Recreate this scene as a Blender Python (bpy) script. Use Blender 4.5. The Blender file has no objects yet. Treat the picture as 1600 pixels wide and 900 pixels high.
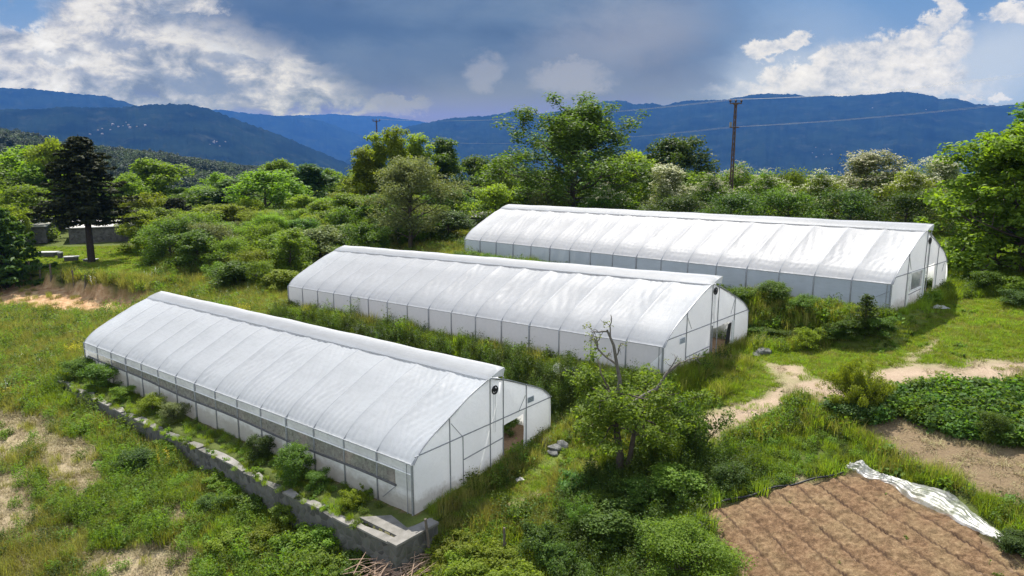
import bpy, math, random
import numpy as np
from mathutils import Vector

random.seed(7)
RNG = np.random.default_rng(11)
scene = bpy.context.scene
COL = scene.collection
PI = math.pi
R = math.radians

# ------------------------------------------------------------------ camera model (drone about 14 m up, looking slightly down)
FPX, PITCH, CAMZ = 1110.0, R(10.5), 14.0


def ray(px, py):
    x = (px - 800) / FPX
    u = -(py - 450) / FPX
    c, s = math.cos(PITCH), math.sin(PITCH)
    return np.array([x, c + u * s, -s + u * c])


def zat(py, px, Y):
    r = ray(px, py)
    return CAMZ + r[2] * Y / r[1]


def xat(px, py, Y):
    r = ray(px, py)
    return r[0] * Y / r[1]


# ------------------------------------------------------------------ noise in numpy
def vnoise(x, y, seed=0):
    """smooth value noise, range 0..1"""
    x = np.asarray(x, float); y = np.asarray(y, float)
    xi = np.floor(x).astype(np.int64); yi = np.floor(y).astype(np.int64)
    xf = x - xi; yf = y - yi

    def h(a, b):
        n = (a * 374761393 + b * 668265263 + seed * 974634777) & 0x7fffffff
        n = ((n ^ (n >> 13)) * 1274126177) & 0x7fffffff
        return ((n ^ (n >> 16)) & 0xffff) / 65535.0
    u = xf * xf * (3 - 2 * xf); v = yf * yf * (3 - 2 * yf)
    return (h(xi, yi) * (1 - u) + h(xi + 1, yi) * u) * (1 - v) + (h(xi, yi + 1) * (1 - u) + h(xi + 1, yi + 1) * u) * v


def fbm(x, y, seed=0, oct=4):
    r = 0; a = .5; t = 0
    for i in range(oct):
        r = r + a * vnoise(x * 2 ** i, y * 2 ** i, seed + i); t += a; a *= .5
    return r / t


def sstep(a, b, x):
    t = np.clip((x - a) / (b - a), 0, 1)
    return t * t * (3 - 2 * t)


# ------------------------------------------------------------------ greenhouse frames (near left corner, axis, size)
class GH:
    def __init__(s, x, y, z, yaw, sl, L, W, hl, hr, ge, gb):
        s.o = np.array([x, y]); s.z = z; s.sl = sl; s.L = L; s.W = W; s.hl = hl; s.hr = hr; s.ge = ge; s.gb = gb
        s.a = np.array([math.cos(yaw), math.sin(yaw)]); s.t = np.array([-s.a[1], s.a[0]])
        s.rot = math.atan2(-s.a[1], -s.a[0])

    def st(s, x, y):
        dx = x - s.o[0]; dy = y - s.o[1]
        return -(dx * s.a[0] + dy * s.a[1]), dx * s.t[0] + dy * s.t[1]

    def xy(s, S, T):
        return s.o[0] - s.a[0] * S + s.t[0] * T, s.o[1] - s.a[1] * S + s.t[1] * T

    def plane(s, S, T):
        return s.z + s.sl * S + s.gb * T / s.W


G1 = GH(-3.763, 25.357, 0.394, -0.684, -0.014, 31.334, 8.85, 2.069, 4.425, 2.396, 0.557)
G2 = GH(7.071, 31.96, 3.582, -0.741, -0.036, 33.17, 8.987, 1.703, 4.125, 1.961, 0.185)
G3 = GH(19.952, 36.665, 5.71, -0.815, -0.016, 35.139, 8.964, 1.703, 4.245, 1.973, 0.251)

# ------------------------------------------------------------------ terrain: thin plate spline through surveyed heights
CP = np.array([
    (-3.3, 23.6, -1.0), (-12, 30, -1.1), (-20, 36.5, -1.0), (-29.5, 43, -.9), (-20, 25, -2.1), (-10, 25, -2.0), (-30, 30, -2.0),
    (-38, 42, -1.6), (-45, 58, -1.0), (-40, 66.5, -.55), (-52, 71, -.5), (-10, 15, -2.8), (-30, 15, -3), (-60, 40, -2.5),
    (-70, 66, -.6), (-2.4, 23.9, -1.0), (0, 20, -.7), (3, 22, .3), (-1.5, 26, .15), (3.8, 28.2, 1.5), (4.8, 27, 1.3), (1.5, 28, .75),
    (6.7, 23.3, 1.6), (12.6, 24.3, 2.7), (14.8, 19, 2.5), (8, 20.2, 1.2), (18, 22, 3.4), (21.9, 29.6, 5), (14, 30.4, 4),
    (10.2, 29.9, 3), (8.2, 28.9, 2.5), (14.5, 29, 3.9), (20, 25, 4), (26, 38, 5.8), (31, 43, 6), (40, 40, 6.5), (40, 25, 5), (30, 15, 3),
    (5, 10, .5), (15.5, 38.3, 4.0), (17.3, 37.2, 4.15), (18.8, 35, 4.6), (-5, 40, 1.2), (-14, 50, .9), (0, 34.5, 1.6), (-8, 44, 1.3),
    (8, 45, 4.0), (0, 54, 3.6), (-6, 62, 3.2),
    (-48, 76.5, 1.3), (-38, 72, 1.2), (-60, 80, 1.3), (-75, 84, 1.2), (-51, 84, 1.5), (-67, 107, 1.5), (-58, 110, 1.6), (-82, 121, 1.5),
    (-41, 126, 3), (-11, 116, 4), (-30, 75, 1.3), (-28, 60, .5), (-20, 75, 1.9), (-16, 64, 1.9), (0, 75, 4.5), (10, 85, 5), (30, 70, 5.6),
    (50, 70, 6), (60, 100, 4.5), (0, 140, 4), (-90, 150, .5), (50, 150, 2), (90, 60, 7), (-110, 90, .5)], float)


def tps_fit(P, lam=.02):
    n = len(P)
    d2 = ((P[:, None, :2] - P[None, :, :2]) ** 2).sum(-1)
    K = .5 * d2 * np.log(d2 + 1e-9) + lam * np.eye(n) * 20
    A = np.zeros((n + 3, n + 3)); A[:n, :n] = K; A[:n, n] = 1; A[:n, n + 1:] = P[:, :2]; A[n, :n] = 1; A[n + 1:, :n] = P[:, :2].T
    return np.linalg.solve(A, np.concatenate([P[:, 2], [0, 0, 0]]))


TPS = tps_fit(CP)


def tps(x, y):
    r = np.full(x.shape, TPS[-3]) + TPS[-2] * x + TPS[-1] * y
    for i in range(len(CP)):
        d2 = (x - CP[i, 0]) ** 2 + (y - CP[i, 1]) ** 2
        r += TPS[i] * .5 * d2 * np.log(d2 + 1e-9)
    return r


BANK = np.array([[-68.44, 78.02], [-62.08, 77.18], [-56.15, 76.77], [-51.94, 76.77], [-47.65, 74.37], [-42.33, 71.05], [-38.97, 69.66], [-35.78, 68.65]])


def gz(x, y, fine=True):
    x = np.asarray(x, float); y = np.asarray(y, float)
    shp = np.broadcast(x, y).shape
    x = np.broadcast_to(x, shp).ravel().astype(float); y = np.broadcast_to(y, shp).ravel().astype(float)
    r = np.hypot(x, y)
    nx = np.clip(x, -120, 100); ny = np.clip(y, 5, 160)
    z = np.clip(tps(nx, ny), -4, 8)
    # dug bank on the left: the lawn sits above an earth cut
    if fine:
        amp = np.interp(r, [20, 60, 200], [.10, .12, .4])
        z = z + amp * (fbm(x / 1.7, y / 1.7, 3) - .5) * 2 * .6 + amp * (fbm(x / 6, y / 6, 8) - .5) * 2
    # the dug bank on the left: a short steep earth cut along the edge of the lawn
    ys_ = np.interp(x, BANK[:, 0], BANK[:, 1]); dd = (y - ys_) * .9 + (fbm(x / 1.6, y * 0, 44) - .5) * 1.6
    m_ = sstep(-66, -60, x) * (1 - sstep(-36.5, -33, x))
    z = z + m_ * .62 * (sstep(-.35, .35, dd) * 2 - 1) * np.exp(-(dd / 3.2) ** 2)
    # far country: falls into the valley, a low wooded hill on the left
    yy = np.maximum(y, 60.0)
    q = x * 500 / yy
    hillz = np.interp(q, [-900, -450, -360, -225, -180, -135, -80, 0, 400, 900], [64, 50, 37, 7, -6, -38, -80, -105, -80, -60])
    prof = np.interp(r, [150, 260, 480, 700, 950, 1300, 2000, 3500, 9000], [0, -.15, .25, .8, 1, .3, -1.2, -3, -3])
    far = np.where(prof >= 0, hillz * prof + (-14) * (1 - np.clip(prof, 0, 1)) * sstep(150, 260, r), prof * 70 - 14)
    far = np.where((hillz < 0) & (r > 950), np.minimum(far, hillz), far) + (fbm(x / 60, y / 60, 21) - .5) * 8
    w = sstep(135, 250, r)
    z = z * (1 - w) + far * w
    for g in (G1, G2, G3):
        S, T = g.st(x, y)
        m = sstep(-1.4, -.5, S) * (1 - sstep(g.L + .4, g.L + 1.6, S))
        if g is G1:
            m *= sstep(-1.64, -1.54, T) * (1 - sstep(g.W + .4, g.W + 1.6, T))
            # the terrace also runs out to the corner of the retaining wall
            m = np.maximum(m, sstep(-1.64, -1.54, T) * (1 - sstep(.5, 3.0, T)) * sstep(-.58, -.5, S) * (1 - sstep(.2, 1, S)))
        elif g is G3:
            m *= sstep(-3.2, -1.6, T) * (1 - sstep(g.W + .4, g.W + 1.6, T))
        else:
            m *= sstep(-2.4, -.6, T) * (1 - sstep(g.W + .3, g.W + 1.2, T))
        z = z * (1 - m) + g.plane(S, np.clip(T, -1.3, g.W + .8)) * m
    return z.reshape(shp)


def g1(x, y):
    return float(gz(np.array([x]), np.array([y]))[0])


def gp(px, py):
    """the ground point seen through a pixel of the photograph"""
    r = ray(px, py)
    t = np.linspace(8, 260, 2000)
    X = r[0] * t; Y = r[1] * t; Z = CAMZ + r[2] * t
    d = Z - gz(X, Y)
    k = np.argmax(d < 0)
    if d[k] >= 0:
        k = len(t) - 1
    f = d[k - 1] / (d[k - 1] - d[k]) if k > 0 else 0
    tt = t[k - 1] + f * (t[k] - t[k - 1])
    return np.array([r[0] * tt, r[1] * tt, CAMZ + r[2] * tt])


def gpoly(pts):
    return np.array([gp(*p)[:2] for p in pts])


def sdist(poly, x, y):
    """signed distance to a polygon, positive inside"""
    x = np.asarray(x, float); y = np.asarray(y, float)
    inside = np.zeros(x.shape, bool); best = np.full(x.shape, 1e9)
    n = len(poly)
    for i in range(n):
        ax, ay = poly[i]; bx, by = poly[(i + 1) % n]
        ex, ey = bx - ax, by - ay
        t = np.clip(((x - ax) * ex + (y - ay) * ey) / (ex * ex + ey * ey + 1e-12), 0, 1)
        best = np.minimum(best, np.hypot(x - ax - t * ex, y - ay - t * ey))
        c = ((ay > y) != (by > y)) & (x < (bx - ax) * (y - ay) / (by - ay + 1e-12) + ax)
        inside ^= c
    return np.where(inside, best, -best)


# ------------------------------------------------------------------ object helpers
def mesh(name, V, F, mats, smooth=False, midx=None):
    me = bpy.data.meshes.new(name)
    V = np.asarray(V, np.float32).reshape(-1, 3)
    if isinstance(F, np.ndarray) and F.ndim == 2:
        n, k = F.shape
        me.vertices.add(len(V)); me.vertices.foreach_set('co', V.ravel())
        me.loops.add(n * k); me.loops.foreach_set('vertex_index', F.astype(np.int32).ravel())
        me.polygons.add(n); me.polygons.foreach_set('loop_start', np.arange(0, n * k, k, dtype=np.int32))
        me.polygons.foreach_set('loop_total', np.full(n, k, np.int32))
    else:
        me.from_pydata([tuple(map(float, v)) for v in V], [], [tuple(map(int, f)) for f in F])
    for m in (mats if isinstance(mats, (list, tuple)) else [mats]):
        me.materials.append(m)
    if midx is not None:
        me.polygons.foreach_set('material_index', np.asarray(midx, np.int32))
    me.update(calc_edges=True)
    if smooth:
        me.polygons.foreach_set('use_smooth', np.ones(len(me.polygons), bool))
    me.validate()
    return me


def obj(name, me, parent=None, loc=(0, 0, 0), rz=0.0):
    o = bpy.data.objects.new(name, me)
    COL.objects.link(o)
    o.location = loc; o.rotation_euler = (0, 0, rz)
    if parent:
        o.parent = parent
    return o


def tag(o, label=None, cat=None, group=None, kind=None):
    if label: o['label'] = label
    if cat: o['category'] = cat
    if group: o['group'] = group
    if kind: o['kind'] = kind
    return o


class MB:
    """collects boxes, tubes and sheets for ONE mesh"""
    def __init__(s):
        s.v = []; s.f = []; s.n = 0

    def add(s, V, F):
        s.v += [tuple(p) for p in V]
        s.f += [tuple(i + s.n for i in f) for f in F]
        s.n += len(V)
        return s

    def box(s, c, d, rz=0.0, ax=None):
        c = np.array(c, float); h = np.array(d, float) / 2
        V = []
        for sx in (-1, 1):
            for sy in (-1, 1):
                for sz in (-1, 1):
                    p = np.array([sx * h[0], sy * h[1], sz * h[2]])
                    if rz:
                        p = np.array([p[0] * math.cos(rz) - p[1] * math.sin(rz), p[0] * math.sin(rz) + p[1] * math.cos(rz), p[2]])
                    V.append(c + p)
        return s.add(V, [(0, 1, 3, 2), (4, 6, 7, 5), (0, 4, 5, 1), (2, 3, 7, 6), (0, 2, 6, 4), (1, 5, 7, 3)])

    def tube(s, path, rad, sides=6, caps=True):
        V, F = tube(path, rad, sides)
        s.add(V, F)
        if caps:
            n = len(path)
            s.f.append(tuple(s.n - len(V) + i for i in range(sides))[::-1])
            s.f.append(tuple(s.n - sides + i for i in range(sides)))
        return s

    def build(s, name, mat, parent=None, smooth=False, loc=(0, 0, 0), rz=0.0):
        return obj(name, mesh(name, s.v, s.f, mat, smooth), parent, loc, rz)


def tube(path, rad, sides=6):
    P = np.asarray(path, float); n = len(P)
    rad = np.broadcast_to(np.asarray(rad, float), (n,))
    D = np.gradient(P, axis=0); D /= np.linalg.norm(D, axis=1)[:, None] + 1e-9
    up = np.array([0, 0, 1.0]) if abs(D[0, 2]) < .9 else np.array([1.0, 0, 0])
    V = []
    ang = np.arange(sides) * 2 * PI / sides
    for i in range(n):
        a = np.cross(up, D[i]); a /= np.linalg.norm(a) + 1e-9
        b = np.cross(D[i], a); up = b if abs(D[i] @ b) < .5 and False else up
        V.append(P[i] + rad[i] * (np.cos(ang)[:, None] * a + np.sin(ang)[:, None] * b))
    V = np.concatenate(V)
    F = [(i * sides + j, i * sides + (j + 1) % sides, (i + 1) * sides + (j + 1) % sides, (i + 1) * sides + j)
         for i in range(n - 1) for j in range(sides)]
    return V, F


def copy_tree(o, parent=None):
    c = o.copy(); COL.objects.link(c)
    if parent: c.parent = parent
    for ch in o.children:
        copy_tree(ch, c)
    return c


# ------------------------------------------------------------------ materials
def newmat(name):
    m = bpy.data.materials.new(name); m.use_nodes = True
    nt = m.node_tree; nt.nodes.clear()
    out = nt.nodes.new('ShaderNodeOutputMaterial')
    return m, nt, out


def N(nt, t, **kw):
    n = nt.nodes.new(t)
    for k, v in kw.items():
        if k.startswith('i_'):
            key = k[2:].replace('_', ' ')
            n.inputs[int(key) if key.isdigit() else key].default_value = v
        else:
            setattr(n, k, v)
    return n


def ramp(nt, fac, stops, interp='LINEAR'):
    r = nt.nodes.new('ShaderNodeValToRGB'); cr = r.color_ramp; cr.interpolation = interp
    while len(cr.elements) < len(stops): cr.elements.new(.5)
    for e, (p, c) in zip(cr.elements, stops):
        e.position = p; e.color = (*c, 1) if len(c) == 3 else c
    nt.links.new(fac, r.inputs[0])
    return r.outputs[0]


def mixc(nt, fac, a, b, mode='MIX'):
    m = nt.nodes.new('ShaderNodeMix'); m.data_type = 'RGBA'; m.blend_type = mode
    for s, v in ((0, fac), (6, a), (7, b)):
        if hasattr(v, 'is_linked'): nt.links.new(v, m.inputs[s])
        else: m.inputs[s].default_value = (*v, 1) if isinstance(v, tuple) and len(v) == 3 else v
    return m.outputs[2]


def noise(nt, scale, detail=4, rough=.6, coord='Object', vec=None, stretch=None, dist=0):
    n = N(nt, 'ShaderNodeTexNoise'); n.inputs['Scale'].default_value = scale; n.inputs['Detail'].default_value = detail
    n.inputs['Roughness'].default_value = rough; n.inputs['Distortion'].default_value = dist
    if vec is None:
        tc = N(nt, 'ShaderNodeTexCoord'); vec = tc.outputs[coord]
    if stretch:
        mp = N(nt, 'ShaderNodeMapping'); mp.inputs['Scale'].default_value = stretch
        nt.links.new(vec, mp.inputs[0]); vec = mp.outputs[0]
    nt.links.new(vec, n.inputs['Vector'])
    return n.outputs[0]


def simple(name, c1, c2=None, scale=6, rough=.7, bump=0, bscale=None, metal=0, spec=.3, coord='Object', stretch=None):
    m, nt, out = newmat(name)
    b = N(nt, 'ShaderNodeBsdfPrincipled'); b.inputs['Roughness'].default_value = rough; b.inputs['Metallic'].default_value = metal
    b.inputs['Specular IOR Level'].default_value = spec
    c2 = c2 or tuple(x * .75 for x in c1)
    f = noise(nt, scale, 5, .65, coord, stretch=stretch)
    nt.links.new(ramp(nt, f, [(.3, c2), (.7, c1)]), b.inputs['Base Color'])
    if bump:
        bp = N(nt, 'ShaderNodeBump'); bp.inputs['Strength'].default_value = 1; bp.inputs['Distance'].default_value = bump
        nt.links.new(noise(nt, bscale or scale * 3, 5, .7, coord), bp.inputs['Height'])
        nt.links.new(bp.outputs[0], b.inputs['Normal'])
    nt.links.new(b.outputs[0], out.inputs[0])
    return m


def leafmat(name, c1, c2, trans=.35, tcol=None, objvar=.25, rough=.55):
    """leaf colour varies leaf by leaf and a little plant by plant; light passes through the blade"""
    m, nt, out = newmat(name)
    geo = N(nt, 'ShaderNodeNewGeometry'); oi = N(nt, 'ShaderNodeObjectInfo')
    col = ramp(nt, geo.outputs['Random Per Island'], [(0, c2), (1, c1)])
    hv = N(nt, 'ShaderNodeHueSaturation')
    mr = N(nt, 'ShaderNodeMapRange'); mr.inputs[3].default_value = 1 - objvar; mr.inputs[4].default_value = 1 + objvar
    nt.links.new(oi.outputs['Random'], mr.inputs[0]); nt.links.new(mr.outputs[0], hv.inputs['Value'])
    m2 = N(nt, 'ShaderNodeMath', operation='MULTIPLY_ADD'); m2.inputs[1].default_value = .03; m2.inputs[2].default_value = .485
    nt.links.new(oi.outputs['Random'], m2.inputs[0]); nt.links.new(m2.outputs[0], hv.inputs['Hue'])
    nt.links.new(col, hv.inputs['Color'])
    b = N(nt, 'ShaderNodeBsdfPrincipled'); b.inputs['Roughness'].default_value = rough; b.inputs['Specular IOR Level'].default_value = .12
    t = N(nt, 'ShaderNodeBsdfTranslucent'); mx = N(nt, 'ShaderNodeMixShader'); mx.inputs[0].default_value = trans
    nt.links.new(hv.outputs[0], b.inputs['Base Color'])
    tint = mixc(nt, 1.0, hv.outputs[0], tcol or (1.9, 1.95, .45), 'MULTIPLY')
    nt.links.new(tint, t.inputs['Color'])
    nt.links.new(b.outputs[0], mx.inputs[1]); nt.links.new(t.outputs[0], mx.inputs[2]); nt.links.new(mx.outputs[0], out.inputs[0])
    return m


M = {}
M['leaf_fresh'] = leafmat('fresh_leaf', (.150, .215, .028), (.070, .120, .016), .45)
M['leaf_yellow'] = leafmat('yellow_green_leaf', (.185, .225, .026), (.100, .140, .016), .46)
M['leaf_mid'] = leafmat('mid_leaf', (.095, .155, .025), (.044, .082, .014), .40)
M['leaf_dark'] = leafmat('dark_leaf', (.066, .105, .024), (.030, .056, .013), .34)
M['leaf_grey'] = leafmat('grey_green_leaf', (.175, .210, .078), (.100, .135, .045), .38, (1.6, 1.5, .7))
M['leaf_needle'] = leafmat('needle', (.052, .062, .022), (.022, .030, .012), .16, (1.2, 1.2, .7), rough=.7)
M['leaf_bluish'] = leafmat('broad_blue_leaf', (.095, .165, .036), (.048, .092, .020), .38)
M['blossom'] = leafmat('cream_blossom', (.52, .50, .36), (.34, .35, .22), .35, (1.0, 1.0, .85))
M['grass'] = leafmat('grass_blade', (.205, .255, .034), (.110, .165, .020), .42, objvar=.3)
M['grass_yellow'] = leafmat('ripe_grass_blade', (.275, .255, .075), (.165, .175, .040), .40, (1.5, 1.5, .6), objvar=.25)
M['grass_dry'] = leafmat('dry_grass_blade', (.40, .345, .19), (.25, .205, .115), .25, (1.05, 1.0, .85), objvar=.25)
M['weed'] = leafmat('weed_leaf', (.130, .190, .028), (.060, .105, .016), .42, objvar=.35)
M['weed_dark'] = leafmat('dark_weed_leaf', (.072, .108, .020), (.032, .055, .011), .34, objvar=.3)
M['yellow_flower'] = leafmat('yellow_flower', (.52, .47, .04), (.42, .38, .03), .3, (1, 1, .5))
M['white_flower'] = leafmat('white_flower', (.72, .72, .66), (.55, .55, .48), .3, (1, 1, 1))
M['bark'] = simple('bark', (.085, .066, .050), (.040, .032, .025), 9, .9, .02)
M['bark_grey'] = simple('grey_bark', (.16, .145, .125), (.075, .066, .056), 12, .9, .01)
M['leaf_far'] = leafmat('far_leaf', (.080, .108, .048), (.042, .062, .030), .25, (1.3, 1.3, .7))  # far leaf colours dulled to stand in for haze over the hill
M['leaf_far_dark'] = leafmat('far_dark_leaf', (.048, .068, .036), (.024, .036, .022), .2, (1.2, 1.2, .8))
M['bark_dark'] = simple('dark_bark', (.050, .038, .030), (.022, .017, .014), 9, .9, .02)
# ================================================================== camera, sun, sky, air
cam = bpy.data.cameras.new('camera'); camo = obj('camera', cam)
cam.sensor_width = 36; cam.lens = FPX / 1600 * 36; cam.clip_start = .5; cam.clip_end = 60000
camo.location = (0, 0, CAMZ); camo.rotation_euler = (PI / 2 - PITCH, 0, 0)
scene.camera = camo
scene.view_settings.view_transform = 'Standard'; scene.view_settings.look = 'None'
scene.view_settings.exposure = EXPO = 1.02
HAZE = .50e-4
AIR = (.125, .385, 1.24)      # colour the air itself takes in this light; scene.view_settings.gamma = 1; scene.view_settings.use_curve_mapping = False
scene.cycles.use_denoising = True; scene.cycles.denoiser = 'OPENIMAGEDENOISE'; scene.cycles.denoising_input_passes = 'RGB_ALBEDO_NORMAL'; scene.cycles.denoising_prefilter = 'NONE'
scene.cycles.max_bounces = 10; scene.cycles.transparent_max_bounces = 16; scene.cycles.transmission_bounces = 6
scene.cycles.volume_bounces = 0; scene.cycles.diffuse_bounces = 6; scene.cycles.glossy_bounces = 2
scene.cycles.sample_clamp_indirect = 6

SUN_EL = R(59)
sd = Vector((0.06, -math.cos(SUN_EL), -math.sin(SUN_EL)))
sun = bpy.data.lights.new('sun', 'SUN'); suno = obj('sun', sun)
sun.energy = 5.0; sun.angle = R(.5); sun.color = (1, .955, .88)
suno.rotation_euler = sd.to_track_quat('-Z', 'Y').to_euler(); suno.location = (0, 60, 120)

world = bpy.data.worlds.new('World'); scene.world = world; world.use_nodes = True
wn = world.node_tree; wn.nodes.clear()


class S:
    def __init__(s, k): s.k = k

    def _o(s, op, o, rev=False):
        n = wn.nodes.new('ShaderNodeMath'); n.operation = op
        for i, v in enumerate((o, s) if rev else (s, o)):
            if isinstance(v, S): wn.links.new(v.k, n.inputs[i])
            else: n.inputs[i].default_value = v
        return S(n.outputs[0])
    def __add__(s, o): return s._o('ADD', o)
    def __radd__(s, o): return s._o('ADD', o)
    def __sub__(s, o): return s._o('SUBTRACT', o)
    def __rsub__(s, o): return s._o('SUBTRACT', o, True)
    def __mul__(s, o): return s._o('MULTIPLY', o)
    def __rmul__(s, o): return s._o('MULTIPLY', o)
    def __truediv__(s, o): return s._o('DIVIDE', o)
    def mx(s, o): return s._o('MAXIMUM', o)
    def mn(s, o): return s._o('MINIMUM', o)
    def pw(s, o): return s._o('POWER', o)


def ss(x, a, b):
    n = wn.nodes.new('ShaderNodeMapRange'); n.interpolation_type = 'SMOOTHSTEP'
    wn.links.new(x.k, n.inputs[0]); n.inputs[1].default_value = a; n.inputs[2].default_value = b
    if a > b:
        n.inputs[1].default_value = b; n.inputs[2].default_value = a; n.inputs[3].default_value = 1; n.inputs[4].default_value = 0
    return S(n.outputs[0])


def wcomb(x, y, z=0.0):
    n = wn.nodes.new('ShaderNodeCombineXYZ')
    for i, v in enumerate((x, y, z)):
        if isinstance(v, S): wn.links.new(v.k, n.inputs[i])
        else: n.inputs[i].default_value = v
    return n.outputs[0]


def wnoise(vec, scale, det=5, rough=.55, dist=0.0):
    n = wn.nodes.new('ShaderNodeTexNoise'); n.inputs['Scale'].default_value = scale; n.inputs['Detail'].default_value = det
    n.inputs['Roughness'].default_value = rough; n.inputs['Distortion'].default_value = dist
    wn.links.new(vec, n.inputs['Vector'])
    return S(n.outputs[0])


tc = wn.nodes.new('ShaderNodeTexCoord'); sp = wn.nodes.new('ShaderNodeSeparateXYZ'); wn.links.new(tc.outputs['Generated'], sp.inputs[0])
DX, DY, DZ = (S(sp.outputs[i]) for i in range(3))
# bearing and elevation on the southern sky, in thousandths of the distance
den = DY.mx(.25)
U = DX / den * 1000.0
V = DZ / den * 1000.0


def uv(px, py):
    r = ray(px, py)
    return r[0] / r[1] * 1000, r[2] / r[1] * 1000


P2 = wcomb(U / 1000.0, V / 620.0, 1.7)
n1 = wnoise(P2, 5.5, 7, .60, .25)          # large billows
n2 = wnoise(wcomb(U / 1000.0, V / 560.0, 9.3), 17, 6, .62, .3)
n3 = wnoise(wcomb(U / 1000.0 + V / 1500.0, V / 420.0, 4.1), 4.2, 6, .55, .2)   # slanting streaks
wob = (n1 - .5) * 190.0
wob2 = (n2 - .5) * 95.0


def blob(px, py, rx, ry, ang=0.0, lo=1.25, hi=.55, w1=1.0, w2=1.0):
    cu, cv = uv(px, py)
    a = U - cu + wob * w1 + wob2 * w2 * .6; b = V - cv - wob * (.45 * w1) + wob2 * w2 * .7
    c, s = math.cos(ang), math.sin(ang)
    p = (a * c + b * s) / (rx * .9); q = (b * c - a * s) / (ry * .9)
    d = (p * p + q * q).pw(.5)
    return ss(d, lo, hi)


def over(base, col, m):
    n = wn.nodes.new('ShaderNodeMix'); n.data_type = 'RGBA'
    wn.links.new(m.k, n.inputs[0])
    for i, v in ((6, base), (7, col)):
        if isinstance(v, tuple): n.inputs[i].default_value = (*v, 1)
        else: wn.links.new(v, n.inputs[i])
    return n.outputs[2]


CLK = 1.0


def lin(r, g, b):
    f = lambda c: ((c / 255 + .055) / 1.055) ** 2.4 if c > 10 else c / 255 / 12.92
    k = 2 ** -EXPO * CLK
    return (f(r) * k, f(g) * k, f(b) * k)


def wramp(fac, stops):
    return ramp(wn, fac.k, stops)


def uni(*m):
    r = m[0]
    for x in m[1:]: r = r.mx(x)
    return r


n5 = wnoise(wcomb(U / 1000.0, V / 800.0, 2.6), 40, 6, .65, .2)
wob3 = (n5 - .5) * 60.0


def puff(px, py, rx, ry, ang=0.0, hi=.68, w=.4, lo=1.16):
    """a heaped cloud: crisp cauliflower edge"""
    cu, cv = uv(px, py)
    a = U - cu + wob * w + wob2 * .55 + wob3 * .6; b = V - cv - wob * (.3 * w) + wob2 * .5 - wob3 * .7
    c, s = math.cos(ang), math.sin(ang)
    p = (a * c + b * s) / (rx * .9); q = (b * c - a * s) / (ry * .9)
    return ss((p * p + q * q).pw(.5), lo, hi)


# --- dark rain cloud over the middle, lavender towards the horizon
hz = ss(V, 175, 40)
storm_col = over(wramp(n1 * .5 + n3 * .5, [(.36, lin(86, 114, 158)), (.5, lin(106, 132, 171)), (.66, lin(124, 146, 178))]), lin(140, 152, 180), hz * .85)
storm = blob(690, 60, 500, 250, 0, 1.22, .62, .7, .6)
dark = blob(450, 36, 250, 40, -.10, 1.3, .2, .7, .5).mx(blob(640, 100, 330, 50, .05, 1.3, .3, .6, .3) * .30)
storm_col = over(storm_col, lin(84, 114, 160), dark * .95)
pale = uni(blob(985, 55, 150, 50, .25, 1.5, .1, .7, .4) * .55, puff(905, 122, 62, 30, 0, .5, .5, 1.25) * .75, puff(768, 118, 34, 28, .3, .4, .5, 1.3) * .6,
           puff(612, 160, 60, 13, 0, .5, .4, 1.25) * .65, blob(1050, 125, 120, 50, 0, 1.5, .1, .7, .4) * .15, blob(700, 150, 200, 22, 0, 1.5, .1, .7, .6) * .12)
storm_col = over(storm_col, lin(178, 182, 198), pale * .85)

# --- broken bright cloud on the left
tex = n2 * .46 + n3 * .40 + n5 * .14
white_l = wramp(tex, [(.40, lin(128, 144, 174)), (.455, lin(160, 170, 190)), (.50, lin(196, 198, 208)), (.545, lin(228, 225, 224)), (.62, lin(250, 247, 244))])
leftm = uni(blob(110, 110, 330, 110, 0, 1.2, .6, .9, .9), blob(420, 120, 140, 52, -.32, 1.2, .5, .9, 1.2), puff(165, 22, 105, 46, .15, .7, .6), blob(500, 158, 80, 18, -.1, 1.2, .5, .6, 1.2) * .8, puff(290, 8, 60, 16, 0, .6, .5))
grey_l = uni(puff(318, 132, 80, 22, -.12, .3, .6, 1.3), puff(350, 86, 52, 14, -.1, .3, .6, 1.3) * .8, puff(185, 68, 42, 13, 0, .3, .6, 1.3) * .8, puff(70, 84, 70, 12, 0, .2, .6, 1.4) * .6, puff(150, 120, 60, 10, -.2, .2, .6, 1.4) * .5)
white_l = over(white_l, lin(134, 152, 184), grey_l * .9)
gap = puff(22, 22, 40, 24, .2, .6, .4)
leftm = leftm * (1.0 - gap * .95)

# --- heaped white cumulus on the right, thin veil at the edge
cum = uni(puff(1325, 118, 110, 32), puff(1270, 112, 42, 22), puff(1300, 95, 34, 20), puff(1350, 92, 50, 30), puff(1395, 78, 44, 32), puff(1430, 60, 32, 26), puff(1452, 38, 24, 22), puff(1472, 12, 20, 26), puff(1430, 100, 60, 34), puff(1380, 112, 90, 30), puff(1455, 120, 50, 26), puff(1488, 70, 26, 40, 0, .5),
          puff(1225, 122, 36, 22), puff(1188, 78, 26, 17), puff(1215, 74, 28, 11, .25), puff(1243, 62, 26, 11, .3), puff(1340, 138, 230, 18, 0, .5), puff(1560, 14, 34, 16), puff(1590, 22, 22, 16),
          puff(1525, 152, 22, 6, 0, .6), puff(1578, 150, 24, 9, 0, .6), puff(1800, 60, 130, 50))
cum_t = n2 * .5 + n5 * .5
cum_col = over(wramp(cum_t, [(.38, lin(184, 192, 208)), (.46, lin(212, 214, 222)), (.53, lin(234, 231, 231)), (.64, lin(250, 246, 243))]), lin(198, 202, 216), ss(V, 115, 40) * .5)
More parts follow.
